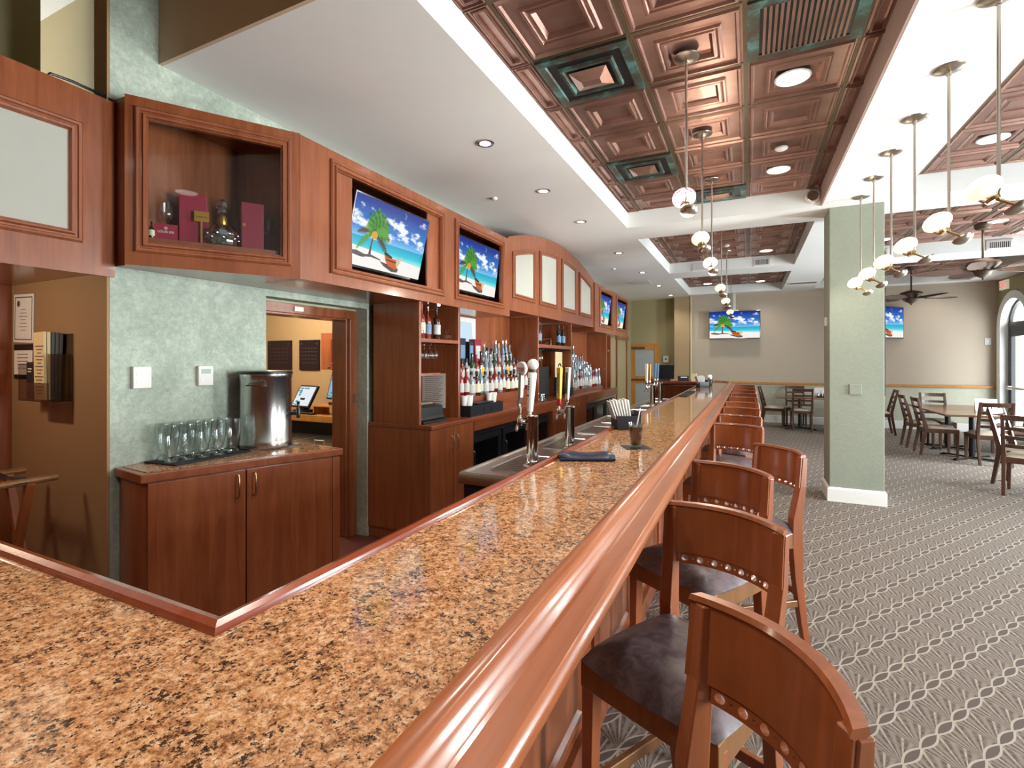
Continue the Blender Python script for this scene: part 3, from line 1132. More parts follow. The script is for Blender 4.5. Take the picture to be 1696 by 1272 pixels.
# ------------------------------------------------------------ steel drainboards and tap towers
def drainboard(y0, y1, label):
    t_ = thing('drainboard', label, 'bar sink unit', (-1.09, (y0 + y1) / 2, 0), 0, 'steel drainboards')
    h = (y1 - y0) / 2
    m = MB()
    m.loop([(-.29, -h), (.29, -h), (.29, h), (-.29, h)], [(0, .85), (0, .905), (.006, .912), (.02, .912), (.028, .904)], lambda a_, b_, z: (a_, b_, z), close=False)
    m.add([(-.262, -h + .028, .904), (.262, -h + .028, .904), (.262, h - .028, .904), (-.262, h - .028, .904)], [(0, 1, 2, 3)])
    m.add([(-.29, -h, .85), (.29, -h, .85), (.29, h, .85), (-.29, h, .85)], [(3, 2, 1, 0)])
    m.build('steel_top', 'steel', t_, smooth=True)
    n = int((y1 - y0) / .62)
    for k in range(n):
        yc = -h + (k + .5) * 2 * h / n
        m = MB()
        pl_ = [(-.2, yc - .2), (-.17, yc - .23), (.08, yc - .23), (.11, yc - .2), (.11, yc + .2), (.08, yc + .23), (-.17, yc + .23), (-.2, yc + .2)]
        m.loop(pl_, [(0, .904), (.004, .911), (.012, .911), (.02, .906)], lambda a_, b_, z: (a_, b_, z), close=False)
        for i in range(9):
            m.box(-.17, yc - .19 + i * .0425, .905, .08, yc - .175 + i * .0425, .909)
        m.build('drip_tray', 'steel', t_)
    m = MB()
    m.box(-.27, -h + .02, .02, .29, h - .02, .849)
    m.build('cabinet', 'black', t_)
    return t_


drainboard(2.23, 5.2, 'stainless steel drainboard behind the bar with two chrome tap towers')
drainboard(5.9, 7.8, 'stainless steel drainboard under the far pair of tap towers')


def handle_disc(p, top, tilt):
    """silver blade handle with a round medallion"""
    R = Matrix.Rotation(tilt, 4, 'Y')
    m = MB()
    m.bar([(0, 0, 0), (.002, 0, .03), (-.012, 0, .06), (.0, 0, .1), (.0, 0, .24)], [.012, .014, .02, .026, .03], [.012, .014, .016, .02, .02], T=R, side=(0, 1, 0))
    hb = m.build('tap_handle', 'pewter', p, bevel=.003, loc=top)
    m = MB()
    m.lathe([(.036, -.010), (.040, -.006), (.040, .006), (.036, .010)], (0, 0, 0), 28, axis='y', T=R @ Matrix.Translation((.0, 0, .262)))
    m.build('medallion', 'white_plastic', hb, smooth=True)
    m = MB()
    for sgn in (-1, 1):
        m.box(-.026, sgn * .0105 - .001, -.014, .026, sgn * .0105 + .001, .010, T=R @ Matrix.Translation((0, 0, .262)))
    m.build('medallion_band', 'red', hb)
    text('lettering', 'STELLA\nARTOIS', .013, 'white_plastic', hb, tuple(R @ Vector((0, -.0122, .2605))), (PI / 2, tilt, 0))
    return hb


def handle_ball(p, top, tilt):
    R = Matrix.Rotation(tilt, 4, 'Y')
    m = MB()
    m.lathe([(.012, 0), (.012, .012), (.018, .016), (.026, .235), (.022, .24), (.02, .255)], seg=16, T=R)
    hb = m.build('tap_handle', 'white_plastic', p, smooth=True, loc=top)
    m = MB()
    m.lathe([(.021, .238), (.023, .25), (.021, .262)], seg=16, T=R)
    m.build('collar', 'bronze', hb, smooth=True)
    m = MB()
    m.lathe([(.033 * math.sin(a), .285 - .033 * math.cos(a)) for a in [PI * k / 12 for k in range(13)]], seg=18, T=R)
    m.build('golf_ball', 'white_plastic', hb, smooth=True)
    m = MB()
    for z_ in (.205, .19, .175, .16, .145):
        m.box(-.003, -.0265, z_ - .004, .005, -.022, z_ + .003, T=R)
    m.box(-.006, -.0255, .105, .006, -.02, .113, T=R)
    m.build('printed_marks', 'slate', hb)
    return hb


def handle_board(p, top, tilt, face, side, word, wc, knob):
    R = Matrix.Rotation(tilt, 4, 'Y')
    m = MB()
    m.bar([(0, 0, .045), (0, 0, .26)], [.026, .036], [.02, .026], T=R)
    hb = m.build('tap_handle', face, p, bevel=.003, loc=top)
    MB().lathe([(.011, 0), (.015, .01), (.013, .046)], seg=14, T=R).build('handle_base', knob, hb, smooth=True)
    m = MB()
    m.box(-.0185, -.009, .055, -.016, .009, .25, T=R)
    m.build('side_strip', side, hb)
    if word == '':
        pass
    elif word == '-':
        m = MB()
        m.box(-.007, -.0162, .08, .007, -.013, .225, T=R)
        m.build('green_stripe', 'darkgreen', hb)
    else:
        text('lettering', word, .024, wc, hb, tuple(R @ Vector((0, -.0165, .155))), (PI / 2, tilt - PI / 2, 0))
    if knob == 'red':
        MB().tube([R @ Vector((math.cos(a) * .012, 0, .265 + math.sin(a) * .02)) for a in [PI * k / 8 for k in range(9)]], .004, 6).build('hook', 'black', hb)
    return hb


def tower(x, y, label, kinds, rz=0.0):
    t_ = thing('tap_tower', label, 'beer tap', (x, y, .904), rz, 'beer tap towers')
    MB().lathe([(.052, 0), (.052, .006), (.038, .012), (.036, .03), (.033, .035)], seg=28).build('base_flange', 'chrome', t_, smooth=True)
    MB().lathe([(.032, .02), (.032, .272), (.033, .274), (.033, .283), (.028, .287)], seg=28).build('column', 'chrome', t_, smooth=True)
    for s_, kd in zip((-1, 1), kinds):
        dy = s_ * .028
        m = MB()
        m.cyl((-.02, dy, .25), (-.06, dy * 1.3, .25), .011)
        m.lathe([(.014, .225), (.016, .235), (.016, .262), (.011, .272), (.008, .285)], (-.065, dy * 1.35, 0), 14)
        m.tube([(-.065, dy * 1.35, .235), (-.085, dy * 1.4, .222), (-.092, dy * 1.4, .19)], .008, 10)
        m.build('faucet', 'chrome', t_, smooth=True)
        top = (-.065, dy * 1.35, .285)
        if kd == 'disc':
            handle_disc(t_, top, .07)
        elif kd == 'ball':
            handle_ball(t_, top, .1)
        elif kd == 'shark':
            handle_board(t_, top, .02, 'lab_yellow', 'lab_cream', 'LANDSHARK', 'lab_black', 'red')
        elif kd == 'green':
            handle_board(t_, top, .05, 'lab_white', 'darkgreen', '-', 'darkgreen', 'chrome')
        elif kd == 'white':
            handle_board(t_, top, 0, 'white_plastic', 'gold', '', 'slate', 'chrome')
        elif kd == 'gold':
            handle_disc(t_, top, .02) if False else handle_board(t_, top, 0, 'gold', 'red', '', 'slate', 'chrome')
        else:
            handle_board(t_, top, .03, 'lab_blue', 'white_plastic', '', 'slate', 'chrome')
    return t_


tower(-1.095, 2.55, 'chrome tap tower nearest the camera, round medallion and golf ball handles', ('disc', 'ball'), -.42)
tower(-1.09, 3.18, 'chrome tap tower with yellow and white green handles, second from the camera', ('shark', 'green'), -.42)
tower(-1.1, 6.41, 'far chrome tap tower with white and gold handles', ('white', 'gold'), -.3)
tower(-1.1, 7.0, 'farthest chrome tap tower with pale blue handles', ('blue', 'blue'), -.3)


# ============================================================ BACK BAR
XB = -2.27         # front of the base cabinets
ZB = .973          # back-bar counter
m = MB()
m.box(XW, 3.262, ZB - .035, XB, 9.45, ZB)
bc = tag(m.build('back_bar_counter', 'cherry_y', bevel=.004), 'long cherry counter of the back bar under the bottles', 'counter')
m = MB()


def pull(m, x, y, z, n=(1, 0, 0), L=.11):
    """bowed wire pull standing off along n, vertical"""
    n = Vector(n)
    p = Vector((x, y, z))
    m.tube([p - Vector((0, 0, L / 2)), p + n * .02 - Vector((0, 0, L / 2)), p + n * .028 - Vector((0, 0, L / 2 - .012)), p + n * .028 + Vector((0, 0, L / 2 - .012)),
            p + n * .02 + Vector((0, 0, L / 2)), p + Vector((0, 0, L / 2))], .0045, 8)


def base_cabinet(y0, y1, label, n=2):
    t_ = thing('base_cabinet', label, 'cabinet', (0, (y0 + y1) / 2, 0), 0, 'back bar base cabinets')
    h = (y1 - y0) / 2
    m = MB()
    m.box(XW + .002, -h, .1, XB - .035, h, ZB - .036)
    m.box(XW + .002, -h + .01, 0.007, XB - .09, h - .01, .1)
    m.build('carcass', 'cherry', t_)
    for k in range(n):
        a, b = -h + k * 2 * h / n + .003, -h + (k + 1) * 2 * h / n - .003
        dr = box(XB - .033, a, .11, XB - .012, b, ZB - .04).build('door', 'cherry', t_, bevel=.002)
        m = MB()
        py = b - .035 if (k == 0 and n > 1) else a + .035
        pull(m, XB - .012, py, .8)
        m.build('handle', 'nickel', dr, smooth=True)


base_cabinet(3.262, 3.95, 'cherry back bar base cabinet at the near end, with two wire pulls')
base_cabinet(5.98, 7.44, 'cherry back bar base cabinet between the black coolers', 3)


def cooler(y0, y1, label, n):
    t_ = thing('bottle_cooler', label, 'refrigerator', (0, (y0 + y1) / 2, 0), 0, 'black back bar coolers')
    h = (y1 - y0) / 2
    m = MB()
    m.box(XW + .01, -h + .01, 0.05, XB - .09, h - .01, .83)
    m.build('body', 'black', t_, bevel=.004)
    m = MB()
    m.box(XB - .088, -h + .01, .79, XB - .06, h - .01, .83)
    m.build('top_rim', 'steel', t_, bevel=.003)
    mm = MB()
    mm.box(XB - .04, -h, .845, XB - .01, h, ZB - .036)
    mm.build('apron', 'cherry_y', t_)
    w = 2 * h / n
    for k in range(n):
        a, b = -h + k * w + .02, -h + (k + 1) * w - .02
        m = MB()
        m.loop([(a, .1), (b, .1), (b, .78), (a, .78)], [(0, 0), (0, .03), (.06, .03), (.065, .02), (.065, 0)], lambda p, q_, hh: (XB - .09 + hh, p, q_))
        d_ = m.build('door', 'slate', t_)
        box(XB - .082, a + .062, .16, XB - .074, b - .062, .72).build('glass', 'black_gloss', d_)
        m = MB()
        pull(m, XB - .06, a + .03, .55, L=.2)
        m.build('handle', 'steel', d_, smooth=True)


cooler(3.955, 5.975, 'black glass fronted bottle cooler behind the nearest tap towers', 3)
cooler(7.445, 9.44, 'black glass fronted bottle cooler near the far end of the back bar', 3)

XU = -2.39         # front of the upper shelf units
ZF = 1.975


def shelf_unit(y0, y1, z1, label, back=True):
    t_ = thing('shelf_unit', label, 'shelf unit', (0, (y0 + y1) / 2, ZB), 0, 'back bar shelf units')
    h = (y1 - y0) / 2
    box(-2.86, -h, 0, XU, -h + .03, z1 - ZB).build('side_panel', 'cherry', t_, bevel=.002)
    box(-2.86, h - .03, 0, XU, h, z1 - ZB).build('side_panel', 'cherry', t_, bevel=.002)
    if back:
        box(-2.88, -h + .03, 0, -2.862, h - .03, z1 - ZB).build('back_panel', 'cherry', t_)
    return t_, h


su, h = shelf_unit(3.262, 3.89, ZF - .003, 'open cherry shelf unit at the near end of the back bar')
box(-2.86, -h + .03, 1.645 - ZB, XU, h - .03, 1.675 - ZB).build('shelf', 'cherry_y', su, bevel=.002)
box(-2.86, -h + .03, 1.368 - ZB, XU, -.01, 1.39 - ZB).build('shelf', 'cherry_y', su, bevel=.002)
m = MB()
for k in range(5):
    y = -h + .09 + k * .1
    m.tube([(-2.8, y - .02, .665), (-2.42, y - .02, .665), (-2.41, y - .02, .65)], .005, 6)
    m.tube([(-2.8, y + .02, .665), (-2.42, y + .02, .665), (-2.41, y + .02, .65)], .005, 6)
m.build('glass_rack', 'chrome', su)

sc_, h = shelf_unit(5.74, 7.05, 2.04, 'open cherry shelf unit in the middle of the back bar with wine on top')
box(-2.86, -h + .03, 1.655 - ZB, XU, h - .03, 1.70 - ZB).build('shelf', 'cherry_y', sc_, bevel=.002)
m = MB()
for k in range(12):
    y = -h + .1 + k * .1
    m.box(-2.8, y - .012, 1.63 - ZB, XU + .0, y + .012, 1.645 - ZB)
m.build('glass_rack', 'black', sc_)
box(-2.862, -h + .03, 1.30 - ZB, -2.85, h - .03, 1.6 - ZB).build('back_board', 'orange_wood', sc_)

# back panels behind the bottles
tag(box(-2.80, 3.895, ZB + .001, -2.785, 5.735, 2.04).build('bottle_backdrop', 'cherry'), 'plain cherry back panel behind the first bottle display', 'panel')
tag(box(-2.80, 7.055, ZB + .001, -2.785, 9.1, 2.0).build('bottle_backdrop', 'cherry'), 'plain cherry back panel behind the second bottle display', 'panel')
eu = thing('shelf_unit', 'narrow cherry end unit of the back bar with a coiled wire hook', 'shelf unit', (0, 9.3, ZB), 0, 'back bar shelf units')
box(-2.80, -.19, 0, XU - .02, -.15, ZF - ZB).build('side_panel', 'cherry', eu)
box(-2.86, .11, 0, XU - .02, .14, ZF - ZB).build('side_panel', 'cherry', eu)
box(-2.88, -.15, 0, -2.862, .11, ZF - ZB).build('back_panel', 'cherry', eu)
MB().tube([(-2.41 + .012 * math.cos(a * 2.2), -.14 + .013 * a, .70 + .018 * math.sin(a * 2.2)) for a in [k * .5 for k in range(20)]], .004, 6).build('hook_rail', 'chrome', eu)


def riser(y0, y1, label):
    """stepped stand for bottles: three treads"""
    t_ = thing('bottle_riser', label, 'bottle stand', (0, (y0 + y1) / 2, ZB), 0, 'stepped bottle stands')
    h = (y1 - y0) / 2
    for i, (x0, x1, z) in enumerate(((-2.56, -2.45, .165), (-2.67, -2.561, .30), (-2.78, -2.671, .42))):
        box(x0, -h, 0, x1, h, z).build('step', 'cherry_y', t_, bevel=.002)


riser(4.0, 5.7, 'stepped cherry bottle stand between the two shelf units')

# ============================================================ OVERHEAD CABINETS
MOULD = [(0, 0), (0, .012), (.008, .02), (.018, .018), (.022, .011), (.03, .011), (.036, .022), (.046, .02), (.052, .006), (.056, .006), (.056, -.02)]


def fascia(y0, y1, z0, z1, holes, label, xf=-2.37):
    """long cabinet with framed openings on its front; holes are (y0,z0,y1,z1)"""
    t_ = thing('overhead_cabinet', label, 'cabinet', (0, 0, 0), 0, 'overhead cabinets over the back bar')
    m = MB()
    ys = [y0]
    for hl in holes:
        m.box(xf - .03, ys[-1], z0, xf, hl[0], z1)
        m.box(xf - .03, hl[0], z0, xf, hl[2], hl[1])
        m.box(xf - .03, hl[0], hl[3], xf, hl[2], z1)
        ys.append(hl[2])
    m.box(xf - .03, ys[-1], z0, xf, y1, z1)
    m.build('front_panel', 'cherry', t_)
    m = MB()
    m.box(XW + .003, y0, z0, xf - .03, y1, z0 + .025)
    m.box(XW + .003, y0, z1 - .025, xf - .03, y1, z1)
    m.box(XW + .003, y0, z0 + .025, xf - .03, y0 + .02, z1 - .025)
    m.box(XW + .003, y1 - .02, z0 + .025, xf - .03, y1, z1 - .025)
    m.box(XW + .003, y0 + .02, z0 + .025, XW + .02, y1 - .02, z1 - .025)
    m.build('box', 'cherry_y', t_)
    return t_


def frame_on(t_, hl, xf=-2.37, prof=MOULD, grow=.05, name='moulding'):
    m = MB()
    m.loop([(hl[0] - grow, hl[1] - grow), (hl[2] + grow, hl[1] - grow), (hl[2] + grow, hl[3] + grow), (hl[0] - grow, hl[3] + grow)], prof, lambda a_, b_, h_: (xf + h_, a_, b_), close=False)
    return m.build(name, 'cherry', t_, smooth=30)


f1 = fascia(2.077, 4.886, ZF, 2.82, [(2.353, 2.092, 3.537, 2.712), (3.811, 2.092, 4.686, 2.712)], 'long cherry overhead cabinet with the two nearest screens set in it')
frame_on(f1, (2.353, 2.092, 3.537, 2.712))
frame_on(f1, (3.811, 2.092, 4.686, 2.712))
box(-2.40, 2.353, 2.092, -2.385, 2.513, 2.712).build('filler_panel', 'cherry', f1)
box(-2.40, 3.365, 2.092, -2.385, 3.537, 2.712).build('filler_panel', 'cherry', f1)
MB().lathe([(.012, 0), (.012, -.012), (.004, -.014)], (-2.41, 3.57, ZF), 12).build('puck_light', 'lamp', f1)
f2 = fascia(8.21, 10.75, ZF + .01, 2.82, [(8.545, 2.13, 9.41, 2.725), (9.755, 2.13, 10.66, 2.725)], 'far cherry overhead cabinet with two small screens set in it')
frame_on(f2, (8.545, 2.13, 9.41, 2.725))
frame_on(f2, (9.755, 2.13, 10.66, 2.725))

# arched cabinet with four cloth panels
fa = thing('arched_cabinet', 'arch topped cherry overhead cabinet with four pale cloth panels', 'cabinet', (0, 0, 0), 0, 'overhead cabinets over the back bar')
ya, yb, zb, zs, zp = 4.89, 8.205, 2.05, 2.855, 3.105
c_ = (yb - ya) / 2
sag = zp - zs
Rr = (c_ * c_ + sag * sag) / (2 * sag)
ym = (ya + yb) / 2


def arc_z(y, drop=0):
    return zp - Rr + math.sqrt(Rr * Rr - (y - ym) ** 2) - drop


n = 28
top = [(ya + (yb - ya) * (n - k) / n, arc_z(ya + (yb - ya) * (n - k) / n)) for k in range(n + 1)]
m = MB()
m.prism([(ya, zb), (yb, zb)] + top, 0, .03)
for k, p in enumerate(m.v):
    m.v[k] = (-2.42 + p[2], p[0], p[1])
m.build('front_panel', 'cherry', fa)
m = MB()
m.box(XW + .003, ya, zb, -2.42, yb, zb + .025)
m.box(XW + .003, ya, zb + .025, -2.42, ya + .02, zs)
m.box(XW + .003, yb - .02, zb + .025, -2.42, yb, zs)
m.grid([[(XW + .003, y, z - .003), (-2.42, y, z - .003)] for (y, z) in top])
m.build('box', 'cherry_y', fa)
for (p0, p1) in ((4.998, 5.632), (5.789, 6.431), (6.603, 7.233), (7.397, 8.054)):
    pts = [(p0, 2.197), (p1, 2.197)] + [(p1 + (p0 - p1) * k / 6, arc_z(p1 + (p0 - p1) * k / 6, .175)) for k in range(7)]
    m = MB()
    m.loop(pts, MOULD, lambda a_, b_, h_: (-2.39 + h_, a_, b_), close=False)
    fr = m.build('moulding', 'cherry', fa, smooth=30)
    m = MB()
    m.prism(pts, 0, .004)
    for k, p in enumerate(m.v):
        m.v[k] = (-2.389 + p[2], p[0], p[1])
    m.build('cloth_panel', 'fabric', fr)

# niche header with one cloth panel, left edge of the view
nh = thing('niche_header', 'cherry header cabinet with a large pale cloth panel at the left edge', 'cabinet', (0, 0, 0))
m = MB()
tp = [(1.393 - k * .35, 2.803 + .02 * math.sin(PI * k / 5) - .004 * k) for k in range(6)]
m.prism([(-.357, 1.918), (1.393, 1.918)] + tp, 0, .03)
for k, p in enumerate(m.v):
    m.v[k] = (-2.93 + p[2], p[0], p[1])
m.build('front_panel', 'cherry', nh)
box(-3.94, -.357, 1.94, -2.931, 1.365, 1.965).build('soffit_board', 'cherry', nh)
box(-3.1, 1.345, 1.965, -2.931, 1.365, 2.79).build('end_board', 'cherry', nh)
m = MB()
m.loop([(-.2, 2.062), (1.255, 2.062), (1.255, 2.64), (-.2, 2.635)], MOULD, lambda a_, b_, h_: (-2.90 + h_, a_, b_), close=False)
fr = m.build('moulding', 'cherry', nh, smooth=30)
box(-2.899, -.2, 2.062, -2.896, 1.255, 2.637).build('cloth_panel', 'fabric', fr)
tag(MB().tube([(-2.96, 1.13, 2.80), (-2.96, 1.16, 2.845), (-2.96, 1.24, 2.85), (-2.94, 1.36, 2.835), (-2.9, 1.402, 2.80)], .007, 8).build('cable', 'black', smooth=True),
    'black cable lying over the top of the cloth panelled header', 'cable')

# display case with the decanter
A = Vector((-2.80, 1.387))
Bv = Vector((-2.37, 2.075))
LD = (Bv - A).length
ang = math.atan2(Bv.y - A.y, Bv.x - A.x)
dc = thing('display_case', 'cherry wall display case with glass front and red boxes inside', 'cabinet', (A.x, A.y, 0), ang)
z0, z1 = ZF, 2.825
hl = (.094, 2.09, .714, 2.722)
m = MB()
m.box(0, 0, z0, hl[0], .03, z1)
m.box(hl[2], 0, z0, LD, .03, z1)
m.box(hl[0], 0, z0, hl[2], .03, hl[1])
m.box(hl[0], 0, hl[3], hl[2], .03, z1)
m.build('front_panel', 'cherry', dc)
Ri = Matrix.Rotation(-ang, 3, 'Z')


def loc2(x, y):
    v_ = Ri @ Vector((x - A.x, y - A.y, 0))
    return (v_.x, v_.y)


pa, pb = loc2(-2.917, 1.40), loc2(-2.917, 2.075)
inner = [(0.0, .031), (LD, .031), pb, pa]
MB().prism(inner, z0, z0 + .02).build('bottom_board', 'cherry_y', dc)
MB().prism(inner, z1 - .02, z1).build('top_board', 'cherry_y', dc)
wall_p = MB()


def slab(m, p, q, t_, za, zb_):
    p, q = Vector(p), Vector(q)
    d_ = (q - p).normalized()
    n_ = Vector((-d_.y, d_.x)) * t_
    m.prism([tuple(p), tuple(q), tuple(q + n_), tuple(p + n_)], za, zb_)


slab(wall_p, (.0, .031), pa, -.015, z0 + .02, z1 - .02)
slab(wall_p, pa, pb, -.012, z0 + .02, z1 - .02)
slab(wall_p, (LD, .031), pb, .015, z0 + .02, z1 - .02)
wall_p.build('side_panel', 'cherry', dc)
m = MB()
m.prism([(.02, .035), (LD - .02, .035), (pb[0] + .01, pb[1] - .03), (pa[0] + .04, pa[1])], z0 + .021, 2.13)
m.build('platform', 'cherry_y', dc)
m = MB()
m.loop([(.04, 2.042), (.764, 2.042), (.764, 2.773), (.04, 2.773)], MOULD, lambda a_, b_, h_: (a_, -h_, b_), close=False)
m.build('moulding', 'cherry', dc, smooth=30)
box(hl[0] - .01, .012, hl[1] - .01, hl[2] + .01, .016, hl[3] + .01).build('glass', 'pane', dc)


def on_dc(x, y, z=2.131):
    v_ = Matrix.Rotation(ang, 3, 'Z') @ Vector((x, y, 0))
    return (A.x + v_.x, A.y + v_.y, z)


t_ = thing('presentation_box', 'tall crimson box with a small gold plate, left of the decanter', 'box', on_dc(.285, .16), ang)
box(-.065, -.03, 0, .065, .03, .285).build('box', 'red_box', t_, bevel=.003)
t_ = thing('name_plate', 'small gold plate standing before the left crimson box', 'plate', on_dc(.325, .11), ang)
box(-.035, -.004, .13, .035, .004, .185).build('plate', 'gold', t_)
box(-.004, -.003, 0, .004, .003, .13).build('stand', 'gold', t_)
text('lettering', 'LOUIS XIII', .012, 'brownb', t_, (0, -.005, .155), (PI / 2, 0, 0))
t_ = thing('presentation_box', 'crimson box with a gold clasp, right of the decanter', 'box', on_dc(.575, .17), ang)
box(-.058, -.06, 0, .058, .06, .275).build('box', 'red_box', t_, bevel=.003)
box(-.05, -.064, .135, -.035, -.06, .152).build('clasp', 'gold', t_)
t_ = thing('name_card', 'small crimson card with white lettering under the left tasting glass', 'card', on_dc(.165, .075), ang)
box(-.052, -.003, 0, .052, .003, .085).build('card', 'red_box', t_)
text('lettering', 'LOUIS XIII', .016, 'white_plastic', t_, (0, -.004, .043), (PI / 2, 0, 0))
text('emblem', '*', .04, 'white_plastic', t_, (0, -.004, .055), (PI / 2, 0, 0))
t_ = thing('decanter', 'crystal decanter with ornate stopper and gold neck in the display case', 'decanter', on_dc(.425, .13), ang)
MB().lathe([(.06, 0), (.075, .012), (.082, .05), (.08, .08), (.06, .108), (.024, .12), (.016, .124)], seg=14).build('body', 'crystal', t_, smooth=25)
m = MB()
for k in range(16):
    a = 2 * PI * k / 16
    m.lathe([(.001, -.012), (.01, -.006), (.012, 0), (.01, .006), (.001, .012)], (.077 * math.cos(a), .077 * math.sin(a), .045 + .02 * (k % 2)), 8)
m.build('beading', 'crystal', t_, smooth=True)
MB().lathe([(.019, .115), (.024, .125), (.022, .155), (.016, .165)], seg=16).build('neck_band', 'gold', t_, smooth=True)
MB().lathe([(.012, .165), (.026, .18), (.02, .195), (.032, .21), (.022, .235), (.008, .25)], seg=8).build('stopper', 'crystal', t_, smooth=20)
box(-.08, -.06, -.0, .08, .06, .004).build('base_tray', 'black', t_)
t_.scale = (1, 1, 1.1)


def tasting_glass(x, y, label):
    t_ = thing('tasting_glass', label, 'glass', on_dc(x, y), 0, 'tasting glasses in the display case')
    MB().lathe([(.028, 0), (.028, .003), (.004, .008), (.004, .1), (.02, .115), (.032, .145), (.03, .175), (.02, .215), (.02, .216), (.0185, .215), (.028, .17), (.03, .145), (.018, .118)], seg=20).build('bowl', 'glass', t_, smooth=True)


tasting_glass(.165, .115, 'tall stemmed tasting glass behind the small crimson card')
tasting_glass(.665, .17, 'stemmed tasting glass at the right end of the display case')
t_ = thing('miniature_bottle', 'tiny bottle with a cream label at the left end of the display case', 'bottle', on_dc(.105, .06), 0)
MB().lathe([(.012, 0), (.013, .003), (.013, .05), (.005, .065), (.005, .085), (.004, .088)], seg=12).build('body', 'brownb', t_, smooth=True)
MB().lathe([(.0135, .012), (.0135, .042)], seg=12).build('label', 'lab_cream', t_)

# ============================================================ LEFT CABINET with urn
CA, CB = Vector((-2.62, 1.363)), Vector((-2.285, 2.33))
LC = (CB - CA).length
ca = math.atan2(CB.y - CA.y, CB.x - CA.x)
Rc = Matrix.Rotation(-ca, 3, 'Z')


def locc(x, y):
    v_ = Rc @ Vector((x - CA.x, y - CA.y, 0))
    return (v_.x, v_.y)


ZL = .95
lc = thing('side_cabinet', 'two door cherry cabinet with granite inset top, against the green wall', 'cabinet', (CA.x, CA.y, 0), ca)
ql, qr = locc(-2.917, 1.40), locc(-2.917, 2.27)
qr2 = locc(-2.86, 2.345)
m = MB()
m.prism([(.025, .025), (LC - .025, .025), (qr2[0], qr2[1]), qr, (ql[0] + .02, ql[1])], .007, ZL - .045)
m.build('carcass', 'cherry', lc)
m = MB()
m.prism([(0, 0), (LC, 0), (qr2[0] + .02, qr2[1] + .02), qr, ql], ZL - .044, ZL)
m.build('top', 'cherry_y', lc, bevel=.005)
m = MB()
m.prism([(.03, .035), (LC - .03, .035), (qr2[0] + .01, qr2[1] - .03), (qr[0], qr[1] - .012), (ql[0] + .03, ql[1] - .012)], ZL + .0005, ZL + .003)
m.build('granite_inset', 'granite', lc)
for k in range(2):
    a, b = (.03, .465) if k == 0 else (.471, .955)
    d_ = box(a, .004, .06, b, .024, ZL - .05).build('door', 'cherry', lc, bevel=.002)
    m = MB()
    pull(m, .425 if k == 0 else .508, .004, .82, (0, -1, 0), .12)
    m.build('handle', 'brass', d_, smooth=True)
box(.958, .004, .007, LC - .02, .024, ZL - .05).build('end_stile', 'cherry', lc)

t_ = thing('tea_urn', 'tall stainless steel tea urn with black tap on the side cabinet', 'urn', (-2.755, 2.15, ZL + .012), .5)
MB().lathe([(.15, 0), (.152, .008), (.152, .04), (.149, .045), (.149, .425), (.153, .43), (.153, .45), (.145, .455)], seg=48).build('body', 'steel', t_, smooth=True)
MB().lathe([(.155, .449), (.156, .462), (.15, .468), (.03, .472)], seg=40).build('lid', 'black', t_, smooth=True)
m = MB()
m.tube([(.06, -.139, .38), (.06, -.17, .385), (-.04, -.175, .385), (-.06, -.15, .38)], .005, 8)
m.build('handle', 'chrome', t_, smooth=True)
m = MB()
m.cyl((.148, .0, .2), (.20, .0, .2), .012)
m.lathe([(.012, .17), (.014, .18), (.014, .225), (.009, .235)], (.2, .0, 0), 12)
m.build('tap', 'black', t_, smooth=True)
m = MB()
m.cyl((.2, 0, .235), (.2, 0, .26), .007)
m.box(.195, -.012, .258, .205, .012, .275)
m.build('tap_lever', 'black', t_)
tag(MB().prism([locc(-2.90, 1.98), locc(-2.705, 2.0), locc(-2.585, 2.27), locc(-2.80, 2.30)][::-1], 0, .009).build('bar_mat', 'black', loc=(CA.x, CA.y, ZL + .003), rot=(0, 0, ca)), 'flat black mat under the steel tea urn', 'mat')
tag(MB().prism([locc(-2.885, 1.52), locc(-2.65, 1.545), locc(-2.66, 1.98), locc(-2.885, 1.955)][::-1], 0, .009).build('bar_mat', 'rubber', loc=(CA.x, CA.y, ZL + .003), rot=(0, 0, ca)), 'flat black rubber mat under the row of beer glasses', 'mat')


def beer_glass():
    t_ = thing('beer_glass', '', 'glass', (0, 0, 0), 0, 'upright beer glasses on the black mat')
    MB().lathe([(.03, 0), (.032, .004), (.032, .014), (.02, .024), (.019, .034), (.026, .06), (.036, .11), (.039, .16), (.037, .195), (.035, .195), (.0365, .16), (.034, .11), (.024, .062), (.012, .04)], seg=22).build('bowl', 'glass', t_, smooth=True)
    MB().lathe([(.029, .002), (.03, .01), (.02, .02), (.012, .034), (.004, .036)], seg=18).build('foot', 'glass', t_, smooth=True)
    return t_


bg = None
k = 0
for j, nm in ((0, 'wall side row'), (1, 'front row')):
    for i in range(5):
        x, y = -2.84 + .105 * j + .006 * i, 1.59 + .082 * i - .02 * j
        lb = 'footed beer glass on the mat, %s from the left, %s' % (ORD[i], nm)
        if bg is None:
            bg = beer_glass()
            bg.location = (x, y, ZL + .0125)
            bg['label'] = lb
        else:
            copy_tree(bg, (x, y, ZL + .0125), 0, lb)

for i, (y0, y1, mt) in enumerate(((1.473, 1.56, 'white_plastic'), (1.811, 1.901, 'white_plastic'))):
    t_ = thing('thermostat', 'white wall thermostat on the green wall, %s one' % ('left', 'right')[i], 'thermostat', (XW, (y0 + y1) / 2, 1.407), 0, 'wall thermostats')
    box(0, -.044, -.058, .028, .044, .058).build('housing', mt, t_, bevel=.004)
    box(.028, -.028, .012, .0295, .028, .04).build('display', 'lcd', t_)
    box(.028, -.03, -.03, .0305, -.018, -.02).build('button', 'white_trim', t_)

